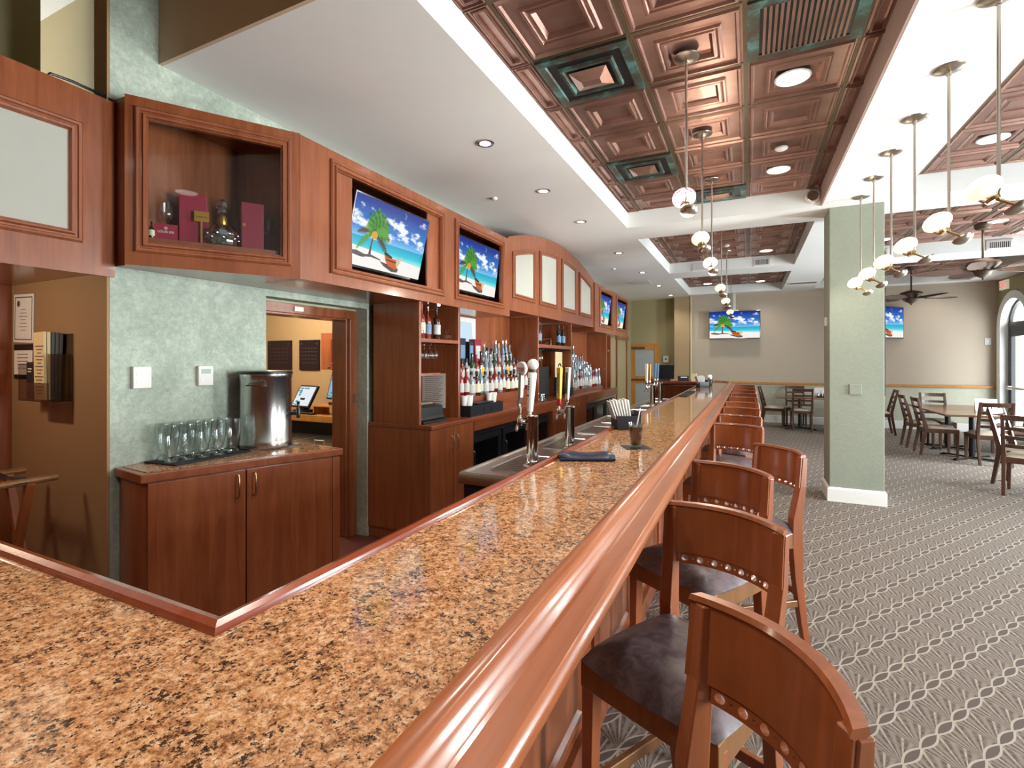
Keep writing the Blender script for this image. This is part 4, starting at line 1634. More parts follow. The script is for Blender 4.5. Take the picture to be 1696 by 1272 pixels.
# ------------------------------------------------------------ niche on the left: papers, brochure holder, folding stand
t_ = thing('certificate', 'white framed certificate paper pinned on the brown wall', 'paper', (-3.79, 1.366, 1.74), 0, rot=(0, .03, 0))
box(-.12, -.004, -.14, .12, 0, .14).build('sheet', 'paper', t_)
m = MB()
m.loop([(-.105, -.125), (.105, -.125), (.105, .125), (-.105, .125)], [(0, .0045), (.006, .0045)], lambda a_, b_, h: (a_, -h, b_), close=False)
for k in range(7):
    w_ = .03 + .01 * (k % 3)
    m.box(-w_, -.005, .05 - k * .02, w_, -.0045, .053 - k * .02)
m.lathe([(.018, 0), (.018, .001)], (-.06, -.0052, .085), 14, axis='y')
m.build('print', 'ink', t_)
t_ = thing('clip_sheet', 'paper held on a black clip board on the brown wall below the certificate', 'paper', (-3.77, 1.366, 1.49), 0)
box(-.13, -.006, -.1, .12, 0, .1).build('board', 'black', t_)
box(-.12, -.009, -.075, .1, -.006, .065).build('sheet', 'paper', t_)
m = MB()
for k in range(5):
    m.box(-.08, -.0095, .04 - k * .02, .05, -.009, .044 - k * .02)
m.build('print', 'ink', t_)
bh = thing('brochure_holder', 'clear acrylic wall rack full of narrow menus on the brown wall', 'brochure rack', (-3.36, 1.366, 1.28), 0)
m = MB()
m.box(-.14, -.006, -.12, .12, -.002, .36)
m.box(-.22, -.10, 0, .1, -.094, .1)
m.box(-.22, -.10, 0, .1, -.004, .005)
m.box(-.222, -.1, 0, -.218, -.004, .2)
m.box(.098, -.1, 0, .102, -.004, .25)
m.build('rack', 'acrylic', bh)
t_ = thing('menu_stack', 'stack of narrow cream menus in the clear wall rack', 'menus', (-3.40, 1.318, 1.288), 0)
for k in range(5):
    m = MB()
    m.box(-.055, -.032 + k * .014, 0, .055, -.021 + k * .014, .36 - .0 * k, T=Matrix.Rotation(.03 * k - .03, 4, 'Y'))
    m.build('menu', 'paper_cream' if k < 2 else 'ink', t_)
m = MB()
for k in range(15):
    w_ = .02 + .012 * ((k * 7) % 3)
    m.box(-w_, -.0335, .03 + k * .018, w_, -.0325, .035 + k * .018)
m.build('print', 'ink', t_)
t_ = thing('card_stack', 'dark printed cards in the left pocket of the clear wall rack', 'menus', (-3.535, 1.318, 1.288), 0)
box(-.04, -.02, 0, .035, .02, .2).build('cards', 'slate', t_)
m = MB()
m.box(-.025, -.021, .16, .02, -.02, .166)
m.box(-.025, -.021, .145, .015, -.02, .151)
m.build('print', 'white_plastic', t_)

ts = thing('tray_stand', 'folding wooden tray stand with black straps beside the brown wall', 'tray stand', (-3.33, .92, 0), PI / 2)
W_ = .30
for s_ in (-1, 1):
    m = MB()
    m.bar([(-.19, -.15 * s_, .01), (.21, .15 * s_, .90)] if False else [(.28 * s_, -.17, .008), (.28 * s_, .17, .9)], .035, .03, side=(1, 0, 0))
    m.build('leg', 'stool', ts, bevel=.003)
    m = MB()
    m.bar([(.24 * s_, .17, .008), (.24 * s_, -.17, .9)], .035, .03, side=(1, 0, 0))
    m.build('leg', 'stool', ts, bevel=.003)
MB().tube([(-.34, .17, .91), (.345, .17, .91)], .018, 12).build('top_bar', 'stool_edge', ts, smooth=True)
MB().tube([(-.34, -.17, .91), (.345, -.17, .91)], .018, 12).build('top_bar', 'stool_edge', ts, smooth=True)
for x in (-.2, .0, .2):
    m = MB()
    m.bar([(x, -.19, .905), (x, -.17, .932), (x, 0, .915), (x, .17, .932), (x, .19, .905)], .05, .003, side=(1, 0, 0))
    m.build('strap', 'black', ts)

# ------------------------------------------------------------ service room seen through the doorway
for i, (x0, x1, s_) in enumerate(((-5.62, -5.19, 'left'), (-5.05, -4.71, 'right'))):
    t_ = thing('notice_board', 'dark notice plaque on the tan service room wall, %s one' % s_, 'plaque', ((x0 + x1) / 2, 4.428, 1.56), 0, 'dark plaques in the service room')
    w_ = (x1 - x0) / 2
    box(-w_, -.02, -.185, w_, 0, .185).build('board', 'plaque', t_, bevel=.003)
    m = MB()
    for k in range(5):
        for j in range(5):
            m.box(-w_ * .75 + j * w_ * .32, -.0215, .08 - k * .045, -w_ * .75 + j * w_ * .32 + w_ * .2, -.02, .088 - k * .045)
    for k in (-1, 1):
        m.lathe([(.012, 0), (.012, .002)], (k * w_ * .78, -.022, .14), 10, axis='y')
    m.build('print', 'bronze', t_)
wc = thing('wall_cabinet', 'cherry wall cabinet with panelled door in the service room', 'cabinet', (-3.95, 4.1, 1.39), 0)
box(-.4, 0, 0, .6, .328, .41).build('carcass', 'cherry', wc)
d_ = box(-.29, -.02, .004, .15, -.001, .406).build('door', 'cherry', wc, bevel=.002)
m = MB()
m.loop([(-.23, .06), (.09, .06), (.09, .35), (-.23, .35)], [(0, 0), (.01, .008), (.02, 0)], lambda a_, b_, h: (a_, -.02 - h, b_), close=False)
m.build('door_moulding', 'cherry_y', d_)
MB().lathe([(.01, 0), (.014, .012), (.008, .02)], (-.26, -.022, .03), 12, axis='y', T=Matrix.Translation((0, -.02, 0))).build('knob', 'nickel', d_)
t_ = thing('service_counter', 'wooden service counter along the tan wall behind the doorway', 'counter', (-4.6, 4.1, 0), 0)
box(-1.6, -.27, .84, 1.3, .325, .91).build('top', 'orange_wood', t_, bevel=.004)
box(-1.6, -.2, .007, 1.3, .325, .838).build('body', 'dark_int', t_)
t_ = thing('ice_bin', 'steel ice bins with lifting lids in front of the service counter', 'ice bin', (-3.85, 3.55, 0), 0)
box(-.75, -.25, .007, .55, .25, .70).build('body', 'steel', t_, bevel=.005)
for k in (-1, 1):
    lid = box(-.1 + k * .32 - .3, -.24, .701, -.1 + k * .32 + .3, .24, .72).build('lid', 'steel', t_, bevel=.004)
    m = MB()
    m.tube([(-.1 + k * .32 - .06, -.15, .72), (-.1 + k * .32 - .06, -.15, .745), (-.1 + k * .32 + .06, -.15, .745), (-.1 + k * .32 + .06, -.15, .72)], .006, 8)
    m.build('handle', 'chrome', lid)


def monitor(x, y, z, w, h, label, rz, tilt, mat):
    t_ = thing('order_terminal', label, 'monitor', (x, y, z), rz, 'order terminals')
    R = Matrix.Translation((0, 0, .06)) @ Matrix.Rotation(-tilt, 4, 'X')
    m = MB()
    m.box(-w / 2, 0, 0, w / 2, .03, h, T=R)
    b = m.build('body', 'black', t_, bevel=.004)
    if mat:
        m = MB()
        m.box(-w / 2 + .018, -.002, .018, w / 2 - .018, 0, h - .018, T=R)
        s_ = m.build('screen', mat, b)
        m = MB()
        for (a_, b_, c_, d2) in ((.08, .82, .3, .88), (.34, .82, .62, .88), (.05, .7, .14, .76), (.16, .6, .28, .78), (.16, .5, .28, .58), (.16, .2, .3, .28), (.08, .1, .16, .16), (.2, .05, .32, .13)):
            m.box(-w / 2 + w * a_, -.003, h * b_, -w / 2 + w * c_, -.002, h * d2, T=R)
        m.build('icons', 'px_teal', s_)
    m = MB()
    m.box(-w * .3, -.02, 0, w * .3, .14, .03)
    m.box(-.04, .04, .03, .04, .1, .16)
    m.build('stand', 'slate', t_, bevel=.004)
    return t_


monitor(-4.56, 3.98, .911, .33, .27, 'tilted order terminal with pale screen in the service room, left one', -.15, .5, 'px_white')
monitor(-4.03, 4.0, 1.01, .36, .30, 'upright order terminal with bluish screen in the service room, right one', -.2, .25, 'px_blue')
t_ = thing('printer_stand', 'low black terminal stand with pale edges on the service counter', 'stand', (-4.0, 3.99, .911), 0)
m = MB()
m.box(-.25, -.1, .085, .25, .12, .098)
m.box(-.25, -.1, 0, -.235, .12, .085)
m.box(.235, -.1, 0, .25, .12, .085)
m.build('shelf', 'orange_wood', t_)
t_ = thing('keyboard', 'dark keyboard lying on the service counter before the left terminal', 'keyboard', (-4.35, 3.875, .911), 0)
box(-.2, -.03, 0, .14, .03, .018).build('case', 'slate', t_, bevel=.003)

# ============================================================ SCREENS
def tv(w, h, name_label, loc, rz, tilt, group='beach screens'):
    """flat screen facing local -y; a palm, a boat and their shadows are drawn in the lit panel"""
    t_ = thing('television', name_label, 'television', loc, 0, group, rot=(tilt, 0, rz))
    box(-w / 2, 0, -h / 2, w / 2, .045, h / 2).build('housing', 'black_gloss', t_, bevel=.004)
    bz = .012
    sw, sh = w - 2 * bz, h - 2.6 * bz
    oz = .3 * bz
    m = MB()
    m.add([(-sw / 2, -.001, -sh / 2 + oz), (sw / 2, -.001, -sh / 2 + oz), (sw / 2, -.001, sh / 2 + oz), (-sw / 2, -.001, sh / 2 + oz)], [(0, 1, 2, 3)])
    s_ = m.build('screen', 'screen', t_)
    uv = s_.data.uv_layers.new(name='UVMap')
    for li, l in enumerate(s_.data.loops):
        p = s_.data.vertices[l.vertex_index].co
        uv.data[li].uv = ((p.x + sw / 2) / sw, (p.z - oz + sh / 2) / sh)
    mats = ['px_trunk', 'px_green', 'px_green2', 'px_yellow', 'px_orange', 'px_dark', 'px_shadow', 'px_pale']
    m = MB()
    lay = [0]

    def poly(pts, mi):
        lay[0] += 1
        y = -.0012 - .00006 * lay[0]
        vs = [(-sw / 2 + sw * u, y, -sh / 2 + oz + sh * v) for (u, v) in pts]
        m.add(vs, [tuple(range(len(vs)))], mi)

    rnd = random.Random(3)
    # shadow on the sand
    poly([(.02, .20), (.10, .215), (.2, .185), (.27, .205), (.4, .17), (.42, .15), (.28, .165), (.2, .15), (.1, .175), (.03, .17)], 6)
    poly([(.05, .17), (.13, .18), (.22, .145), (.16, .135), (.06, .15)], 6)
    poly([(.40, .14), (.46, .08), (.58, .02), (.66, .03), (.67, .09), (.55, .12)], 6)
    poly([(.245, .2), (.275, .2), (.268, .33), (.275, .46), (.262, .46), (.252, .33)], 0)

    def frond(cx, cy, a, L, wd, mi, droop):
        sp = []
        for i in range(12):
            u = i / 11
            sp.append((cx + math.cos(a) * L * u, cy + (math.sin(a) * L * u - droop * u * u) * 1.7))
        for i in range(1, 12):
            (x0, y0), (x1, y1) = sp[i - 1], sp[i]
            dx, dy = x1 - x0, (y1 - y0) / 1.7
            l_ = math.hypot(dx, dy)
            dx, dy = dx / l_, dy / l_
            ww = wd * 2.1 * math.sin(PI * (.12 + .80 * i / 11))
            for sg in (-1, 1):
                tx, ty = x1 + (dx * .8 - sg * dy) * ww, y1 + (dy * .8 + sg * dx - .25) * ww * 1.7
                poly([(x0, y0), (x1 + dx * .006, y1 + dy * .01), (tx, ty)], mi if (i + (sg > 0)) % 3 else (2 if mi == 1 else mi))

    for (a, L, wd, mi, dr) in ((2.75, .2, .018, 0, .10), (3.3, .17, .02, 2, .13), (-.1, .2, .022, 0, .12), (.35, .22, .03, 1, .10), (2.3, .13, .03, 2, .02), (1.9, .17, .035, 1, .0), (1.5, .2, .045, 1, -.01),
                               (1.15, .21, .045, 1, .02), (.85, .22, .045, 1, .05), (.6, .2, .035, 2, .08)):
        frond(.265, .52, a, L, wd, mi, dr)
    poly([(.265 + .04 * math.cos(a), .49 + .06 * math.sin(a)) for a in [2 * PI * k / 12 for k in range(12)]], 3)
    # boat
    poly([(.42, .28), (.45, .30), (.50, .27), (.54, .25), (.54, .2), (.45, .22)], 5)
    poly([(.43, .255), (.5, .225), (.60, .225), (.685, .285), (.675, .25), (.63, .10), (.60, .065), (.5, .10), (.455, .17)], 4)
    poly([(.60, .225), (.685, .285), (.675, .25), (.63, .10), (.61, .12)], 7)
    poly([(.46, .20), (.6, .185), (.6, .165), (.465, .18)], 5)
    m.build('picture', mats, s_)
    return t_


def bar_tv(yc, w, h, xt, xb, zt, zb, label):
    """in the fascia, facing +x, top leaning forward"""
    tilt = math.atan2(xt - xb, zt - zb)
    tv(w, h, label, ((xt + xb) / 2, yc, (zt + zb) / 2), PI / 2, tilt)


bar_tv(2.945, .845, .508, -2.355, -2.475, 2.635, 2.145, 'largest beach screen, nearest the camera, leaning out of the cherry overhead cabinet')
bar_tv(4.25, .845, .508, -2.375, -2.445, 2.645, 2.142, 'beach screen beside the arched cabinet, second from the camera')
bar_tv(8.97, .84, .53, -2.38, -2.46, 2.68, 2.15, 'small beach screen just past the arched cabinet, left of the far pair')
bar_tv(10.2, .84, .53, -2.38, -2.46, 2.68, 2.15, 'small beach screen nearest the far wall, right of the far pair')
tv(1.14, .675, 'wide beach screen hanging on the far wall behind the pendants', (-.33, 13.2, 2.348), 0, 0)
tag(MB().box(-.36, 13.2, 2.69, -.3, 13.26, 3.12).box(-.42, 13.21, 2.5, -.24, 13.3, 2.72).build('ceiling_mount', 'white_plastic', bevel=.004), 'pale ceiling mount pole above the wide far wall screen', 'mount')
tv(1.1, .675, 'beach screen turned sideways on the far wall, partly behind the green column', (2.64, 12.97, 2.30), math.radians(46), 0)
tag(box(2.40, 13.06, 2.22, 2.52, 13.39, 2.38).build('wall_mount', 'black', bevel=.004), 'black swing arm mount behind the turned screen', 'mount')
t_ = thing('mirror_panel', 'small framed bright panel in the corner behind the first bottles', 'panel', (-2.785, 4.65, 1.70), 0)
box(0, -.17, -.02, .012, .19, .26).build('frame', 'white_plastic', t_)
m = MB()
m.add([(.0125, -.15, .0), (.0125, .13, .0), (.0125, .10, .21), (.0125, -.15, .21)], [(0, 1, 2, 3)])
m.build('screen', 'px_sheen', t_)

# ============================================================ BOTTLES
def bottle_mesh(kind):
    """profiles ~ .3 m tall: (glass profile, cap profile, label z range)"""
    if kind == 'tall':
        p = [(.034, 0), (.036, .004), (.036, .17), (.03, .195), (.014, .215), (.013, .27), (.015, .272), (.015, .282)]
        c = [(.0145, .27), (.0145, .30)]
        l_ = (.0365, .05, .14)
    elif kind == 'square':
        p = [(.04, 0), (.042, .004), (.042, .145), (.038, .16), (.015, .175), (.014, .205), (.016, .21)]
        c = [(.017, .205), (.017, .24)]
        l_ = (.0425, .03, .115)
    elif kind == 'squat':
        p = [(.045, 0), (.05, .02), (.05, .08), (.04, .12), (.016, .14), (.014, .19), (.016, .2)]
        c = [(.018, .195), (.02, .21), (.02, .235)]
        l_ = (.0505, .02, .08)
    elif kind == 'wine':
        p = [(.035, 0), (.037, .004), (.037, .18), (.028, .21), (.014, .235), (.0135, .3), (.015, .302)]
        c = [(.0152, .255), (.0152, .305)]
        l_ = (.0375, .05, .145)
    else:  # slim
        p = [(.03, 0), (.032, .004), (.031, .16), (.024, .2), (.012, .25), (.012, .3)]
        c = [(.013, .29), (.013, .325)]
        l_ = (.0325, .04, .12)
    return p, c, l_


BCACHE = {}


def bottle(kind, gl, lab, cap, loc, label, group, s=1.0):
    key = (kind, gl, lab, cap)
    t_ = thing('bottle', label, 'bottle', loc, random.uniform(0, 6), group)
    t_.scale = (s, s, s)
    if key not in BCACHE:
        p, c, l_ = bottle_mesh(kind)
        seg = 4 if False else 18
        a = MB().lathe(p, seg=seg).build('glass_body', gl, t_, smooth=True)
        b = MB().lathe(c, seg=14).build('cap', cap, t_, smooth=True)
        m = MB()
        n = 15
        rows = []
        for z in (l_[1], l_[2]):
            rows.append([(l_[0] * math.cos(q), l_[0] * math.sin(q), z) for q in [2 * PI * k / 24 for k in range(24)]])
        m.grid(rows, closed_u=True)
        d_ = m.build('label', lab, t_, smooth=True)
        BCACHE[key] = (a, b, d_)
    else:
        for o in BCACHE[key]:
            c = o.copy()
            COL.objects.link(c)
            c.parent = t_
    return t_


KN = {'clearb': 'clear', 'amber': 'amber', 'darkgreen': 'dark green', 'bluebottle': 'pale blue', 'brownb': 'brown', 'winedark': 'black', 'ruby': 'ruby'}
LN = {'lab_white': 'white', 'lab_cream': 'cream', 'lab_blue': 'blue', 'lab_red': 'red', 'lab_yellow': 'yellow', 'lab_black': 'black'}


def row(x, z, y0, y1, n, palette, where, group, rnd, jitter=.012):
    for i in range(n):
        kind, gl, lab, cap = palette[(i * 7 + int(z * 13)) % len(palette)] if rnd.random() < .3 else rnd.choice(palette)
        y = y0 + (y1 - y0) * i / max(1, n - 1)
        bottle(kind, gl, lab, cap, (x + rnd.uniform(-.006, .006), y + rnd.uniform(-.004, .004), z),
               '%s bottle, %s label, %s from left on %s' % (KN[gl], LN[lab], ORD[i], where), group, rnd.uniform(.92, 1.08))


rb = random.Random(11)
clear_p = [('tall', 'clearb', 'lab_white', 'white_plastic'), ('square', 'clearb', 'lab_white', 'lab_black'), ('slim', 'bluebottle', 'lab_white', 'chrome'), ('tall', 'clearb', 'lab_blue', 'lab_red'),
           ('tall', 'darkgreen', 'lab_cream', 'lab_red'), ('slim', 'clearb', 'lab_white', 'gold')]
dark_p = [('square', 'amber', 'lab_white', 'lab_black'), ('squat', 'amber', 'lab_cream', 'gold'), ('tall', 'amber', 'lab_white', 'lab_red'), ('square', 'brownb', 'lab_cream', 'lab_black'), ('tall', 'ruby', 'lab_white', 'lab_black')]
mix_p = clear_p[:4] + dark_p[:3] + [('tall', 'brownb', 'lab_yellow', 'lab_black'), ('tall', 'darkgreen', 'lab_white', 'lab_black')]
G1, G2 = 'bottles on the first stepped stand', 'bottles of the second display'
row(-2.505, ZB + .167, 4.08, 5.60, 16, clear_p[:3] + dark_p, 'lowest step of first stand', G1, rb)
row(-2.615, ZB + .302, 4.08, 5.6, 16, mix_p, 'middle step of first stand', G1, rb)
row(-2.725, ZB + .422, 4.94, 5.6, 8, clear_p, 'top step past the cartons', G1, rb)
row(-2.725, ZB + .422, 4.08, 4.28, 3, clear_p[:4], 'top step, before the cartons', G1, rb)
for i, (y, a_, b_, s_) in enumerate(((4.42, 'navy', 'lab_blue', 'dark blue tall gift carton with lighter front among the top step bottles'), (4.60, 'slate', 'lab_blue', 'narrow dark gift carton beside the dark blue one'),
                                     (4.74, 'red_box', 'lab_white', 'crimson gift carton with white front panel on the top step'))):
    t_ = thing('gift_carton', s_, 'carton', (-2.72, y, ZB + .422), 0)
    w_ = (.06, .045, .07)[i]
    box(-.04, -w_, 0, .035, w_, (.33, .3, .33)[i]).build('carton', a_, t_, bevel=.002)
    box(.035, -w_ * .7, .12, .0365, w_ * .7, .26).build('front_label', b_, t_)
# second display: pyramid of bottles on two glass steps
ds = thing('bottle_riser', 'stepped bottle stand of the second display with lit pale treads', 'bottle stand', (0, 7.95, ZB), 0, 'stepped bottle stands')
for i, (x0, x1, z, ya_, yb_) in enumerate(((-2.56, -2.45, .05, -.8, 1.05), (-2.66, -2.561, .17, -.8, .9), (-2.72, -2.661, .30, -.8, .7), (-2.784, -2.721, .43, -.8, .35))):
    box(x0, ya_, 0, x1, yb_, z).build('step', 'steel' if i else 'cherry_y', ds, bevel=.002)
rb = random.Random(5)
cl2 = [('tall', 'clearb', 'lab_white', 'white_plastic'), ('square', 'clearb', 'lab_white', 'chrome'), ('slim', 'bluebottle', 'lab_white', 'chrome'), ('tall', 'clearb', 'lab_blue', 'lab_black'), ('tall', 'clearb', 'lab_white', 'lab_red')]
row(-2.505, ZB + .052, 7.28, 8.92, 14, cl2 + [dark_p[4]], 'front step of second stand', G2, rb)
row(-2.61, ZB + .172, 7.25, 8.75, 13, cl2, 'second step of second stand', G2, rb)
row(-2.69, ZB + .302, 7.25, 8.5, 11, cl2, 'third step of second stand', G2, rb)
row(-2.752, ZB + .432, 7.22, 8.2, 9, cl2 + [('tall', 'darkgreen', 'lab_cream', 'lab_red')], 'back step of second stand', G2, rb)
# near shelf unit: whiskies on the upper shelf
bottle('tall', 'ruby', 'lab_cream', 'lab_red', (-2.50, 3.44, 1.676), 'red capped whisky bottle with cream label on the near upper shelf', 'whiskies on the near upper shelf', 1.0)
bottle('tall', 'amber', 'lab_blue', 'nickel', (-2.52, 3.56, 1.676), 'amber whisky bottle with silver cap on the near upper shelf', 'whiskies on the near upper shelf', .95)
bottle('tall', 'brownb', 'lab_white', 'slate', (-2.50, 3.67, 1.676), 'brown whisky bottle with white label on the near upper shelf, rightmost', 'whiskies on the near upper shelf', .96)


def stem_glass(loc, label, group, upside=False, s=1.0):
    t_ = thing('stem_glass', label, 'glass', loc, 0, group, rot=(PI, 0, 0) if upside else None)
    t_.scale = (s, s, s)
    MB().lathe([(.034, 0), (.034, .003), (.005, .01), (.004, .08), (.02, .095), (.036, .13), (.036, .15), (.03, .19), (.0285, .19), (.034, .15), (.034, .13), (.018, .098)], seg=18).build('bowl', 'glass', t_, smooth=True)


for i in range(4):
    stem_glass((-2.44, 3.325 + .078 * i, 1.644), 'wine glass hanging upside down from the near rack, %s from the left' % ORD[i], 'hanging wine glasses', True, .72)
for i in range(3):
    stem_glass((-2.46, 5.86 + .08 * i, 1.63), 'wine glass hanging under the middle shelf unit, %s from the left' % ORD[i], 'hanging wine glasses', True, .72)
t_ = thing('snifter', 'short clear glass left of the whiskies on the near upper shelf', 'glass', (-2.44, 3.335, 1.676), 0, 'short glasses on the near shelf')
MB().lathe([(.025, 0), (.03, .01), (.038, .05), (.03, .09), (.028, .09), (.036, .05), (.02, .012)], seg=18).build('bowl', 'glass', t_, smooth=True)
t_ = thing('snifter', 'low cut glass decanter right of the whiskies on the near upper shelf', 'glass', (-2.46, 3.78, 1.676), 0, 'short glasses on the near shelf')
MB().lathe([(.035, 0), (.045, .02), (.04, .045), (.015, .06), (.015, .075), (.022, .085), (.012, .1)], seg=10).build('bowl', 'glass', t_, smooth=20)
tag(MB().tube([(-2.42, 3.30, 1.50), (-2.41, 3.305, 1.43), (-2.43, 3.30, 1.395)], .004, 6).build('cable', 'white_plastic', smooth=True), 'thin white cable hanging inside the near shelf unit', 'cable')
t_ = thing('paper_notice', 'grey printed sheet taped inside the near shelf unit', 'paper', (-2.66, 3.858, 1.215), 0)
box(-.13, -.003, -.16, .13, 0, .16).build('sheet', 'paper', t_)
m = MB()
for k in range(14):
    m.box(-.1, -.004, .125 - k * .019, .1 - .02 * (k % 3), -.003, .129 - k * .019)
m.build('print', 'ink', t_)
t_ = thing('receipt_printer', 'black receipt printer with grey top on the back bar counter', 'printer', (-2.52, 3.50, ZB + .001), 0)
m = MB()
m.prism([(-.1, 0), (.1, 0), (.12, .03), (.1, .05), (.09, .13), (-.08, .15), (-.1, .13)], -.19, .16)
for k, p in enumerate(m.v):
    m.v[k] = (p[0], p[2], p[1])
m.build('body', 'black', t_, bevel=.006)
MB().tube([(-.02, -.17, .146), (-.02, .14, .146)], .022, 12).build('paper_cover', 'nickel', t_, smooth=True)
box(.09, -.19, .0, .14, .16, .018).build('front_tray', 'slate', t_, bevel=.004)
t_ = thing('bar_caddy', 'black four pocket caddy on the back bar with white napkins and straws', 'caddy', (-2.40, 4.27, ZB + .001), 0)
m = MB()
m.loop([(-.09, -.33), (.09, -.33), (.09, .33), (-.09, .33)], [(0, 0), (0, .1), (.006, .1), (.006, .004)], lambda a_, b_, h: (a_, b_, h), close=False)
m.box(-.085, -.325, 0, .085, .325, .006)
for y in (-.16, 0, .16):
    m.box(-.085, y - .004, .006, .085, y + .004, .095)
for y in (-.08, .08):
    m.box(.09, y - .003, .01, .094, y + .003, .07)
m.build('box', 'slate', t_)
box(-.075, -.15, .1, .075, .16, .115).build('lid', 'black', t_, bevel=.004)
for i in range(2):
    for k in range(3):
        y = (-.30, .19)[i] + k * .055
        tag(MB().lathe([(.022, .08), (.033, .19), (.031, .19), (.02, .085)], (-2.40 + .02 * (k % 2), 4.27 + y, ZB), 16).build('paper_cup', 'paper', smooth=True),
            'white paper cup in the back bar caddy, %s pocket, %s from left' % (('left', 'right')[i], ORD[k]), 'cup', 'white cups in the back bar caddy')
# middle shelf unit
for i, (y, l_) in enumerate(((5.81, 'leftmost'), (5.90, 'second from the left'), (6.62, 'third from the left'), (6.80, 'rightmost'))):
    bottle('wine', 'winedark', 'lab_blue', 'lab_black', (-2.44, y, 1.701), 'dark wine bottle with pale label on the middle top shelf, %s' % l_, 'wine on the middle top shelf', .95)
t_ = thing('wire_stand', 'small brass wire stand between the wine bottles', 'stand', (-2.46, 6.25, 1.701), 0)
MB().tube([(0, -.17, .07), (0, .12, .09), (0, .12, .0)], .005, 6).tube([(0, -.1, .0), (0, -.08, .02), (0, .02, .03)], .005, 6).build('wire', 'brass', t_)
t_ = thing('bar_screen', 'black screen standing on the counter of the middle shelf unit', 'monitor', (-2.6, 6.20, ZB + .001), 0)
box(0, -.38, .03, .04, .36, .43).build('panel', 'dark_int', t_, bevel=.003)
box(-.06, -.15, 0, .08, .15, .03).build('stand', 'slate', t_)
t_ = thing('menu_card', 'tall cream menu card leaning in the middle shelf unit', 'card', (-2.48, 6.72, ZB + .28), 0)
box(0, -.14, 0, .008, .14, .36).build('card', 'paper_cream', t_)
box(-.05, -.06, -.279, .03, .06, 0).build('stand', 'slate', t_)
t_ = thing('card_reader', 'grey payment terminal at the right side of the middle shelf unit', 'terminal', (-2.42, 6.98, ZB + .001), 0)
box(-.05, -.06, 0, .06, .06, .12).build('base', 'slate', t_, bevel=.004)
box(.0, -.07, .12, .05, .07, .42).build('screen_body', 'nickel', t_, bevel=.004)
for k in range(4):
    tag(MB().lathe([(.03, 0), (.038, .09), (.036, .09), (.028, .005)], (-2.36 - .075 * (k % 2), 5.84 + .075 * (k // 2), ZB + .001), 16).build('rocks_glass', 'glass', smooth=True),
        'short clear glass on the counter of the middle shelf unit, %s row, %s' % (('front', 'back')[k % 2], ('left', 'right')[k // 2]), 'glass', 'short glasses of the middle unit')

# ============================================================ ON THE BAR
t_ = thing('napkin_roll', 'folded dark navy napkin lying on the granite near the inner edge', 'napkin', (-.635, 2.07, 1.071), .42)
m = MB()
rows = []
for i in range(13):
    u = i / 12
    x = -.118 + .236 * u
    hh = .03 + .004 * math.sin(u * 9)
    e = 1 - .25 * (abs(u - .5) * 2) ** 8
    rows.append([(x, -.045 * e, .001), (x, -.05 * e, .012), (x, -.035, hh * .9 * e), (x, 0, hh * e), (x, .035, hh * .85 * e), (x, .05 * e, .012), (x, .045 * e, .001)])
m.grid(rows)
m.f.append(tuple(range(7)))
m.mi.append(0)
m.f.append(tuple(12 * 7 + k for k in range(7)))
m.mi.append(0)
m.build('cloth', 'navy', t_, smooth=60)
MB().tube([(-.116, -.047, .008), (.116, -.047, .008)], .006, 8).build('hem', 'navy', t_, smooth=True)
t_ = thing('paper_napkin', 'small square black napkin under the cola glass', 'napkin', (-.505, 2.46, 1.0705), .5)
box(-.062, -.062, 0, .062, .062, .0012).build('sheet', 'black', t_)
t_ = thing('cola_glass', 'glass of iced cola with a straw on a black napkin', 'drink', (-.505, 2.465, 1.0722), 0)
MB().lathe([(.0, 0), (.026, 0), (.027, .003), (.036, .118), (.0345, .118), (.026, .010), (.0, .008)], seg=28).build('tumbler', 'glass', t_, smooth=True)
MB().lathe([(.0, .011), (.025, .0115), (.0325, .098), (.0, .098)], seg=24).build('cola', 'cola', t_, smooth=True)
for k in range(4):
    a = k * 1.6
    box(-.01, -.01, -.01, .01, .01, .01).build('ice_cube', 'glass', t_, loc=(.014 * math.cos(a), .014 * math.sin(a), .098), rot=(k, .4 * k, .3), bevel=.002)
MB().tube([(-.012, 0, .015), (.02, .012, .19)], .003, 8).build('straw', 'white_plastic', t_, smooth=True)


def bar_caddy(x, y, label, rz, tall=True):
    t_ = thing('napkin_caddy', label, 'caddy', (x, y, 1.071), rz, 'black caddies on the bar')
    m = MB()
    m.loop([(-.07, -.075), (.07, -.075), (.07, .075), (-.07, .075)], [(0, 0), (.0, .085), (.005, .085), (.005, .004)], lambda a_, b_, h: (a_, b_, h), close=False)
    m.box(-.066, -.071, 0, .066, .071, .005)
    m.box(.07, -.05, .02, .085, .05, .11)
    m.build('box', 'slate', t_)
    m = MB()
    for k in range(7):
        T_ = Matrix.Translation((-.05 + k * .014, 0, .01)) @ Matrix.Rotation(-.34 + .035 * k, 4, 'Y')
        m.box(-.002, -.045 + .003 * k, 0, .004, .05 - .002 * k, .17 + .004 * (k % 3), T=T_)
    m.build('napkins', 'paper', t_)


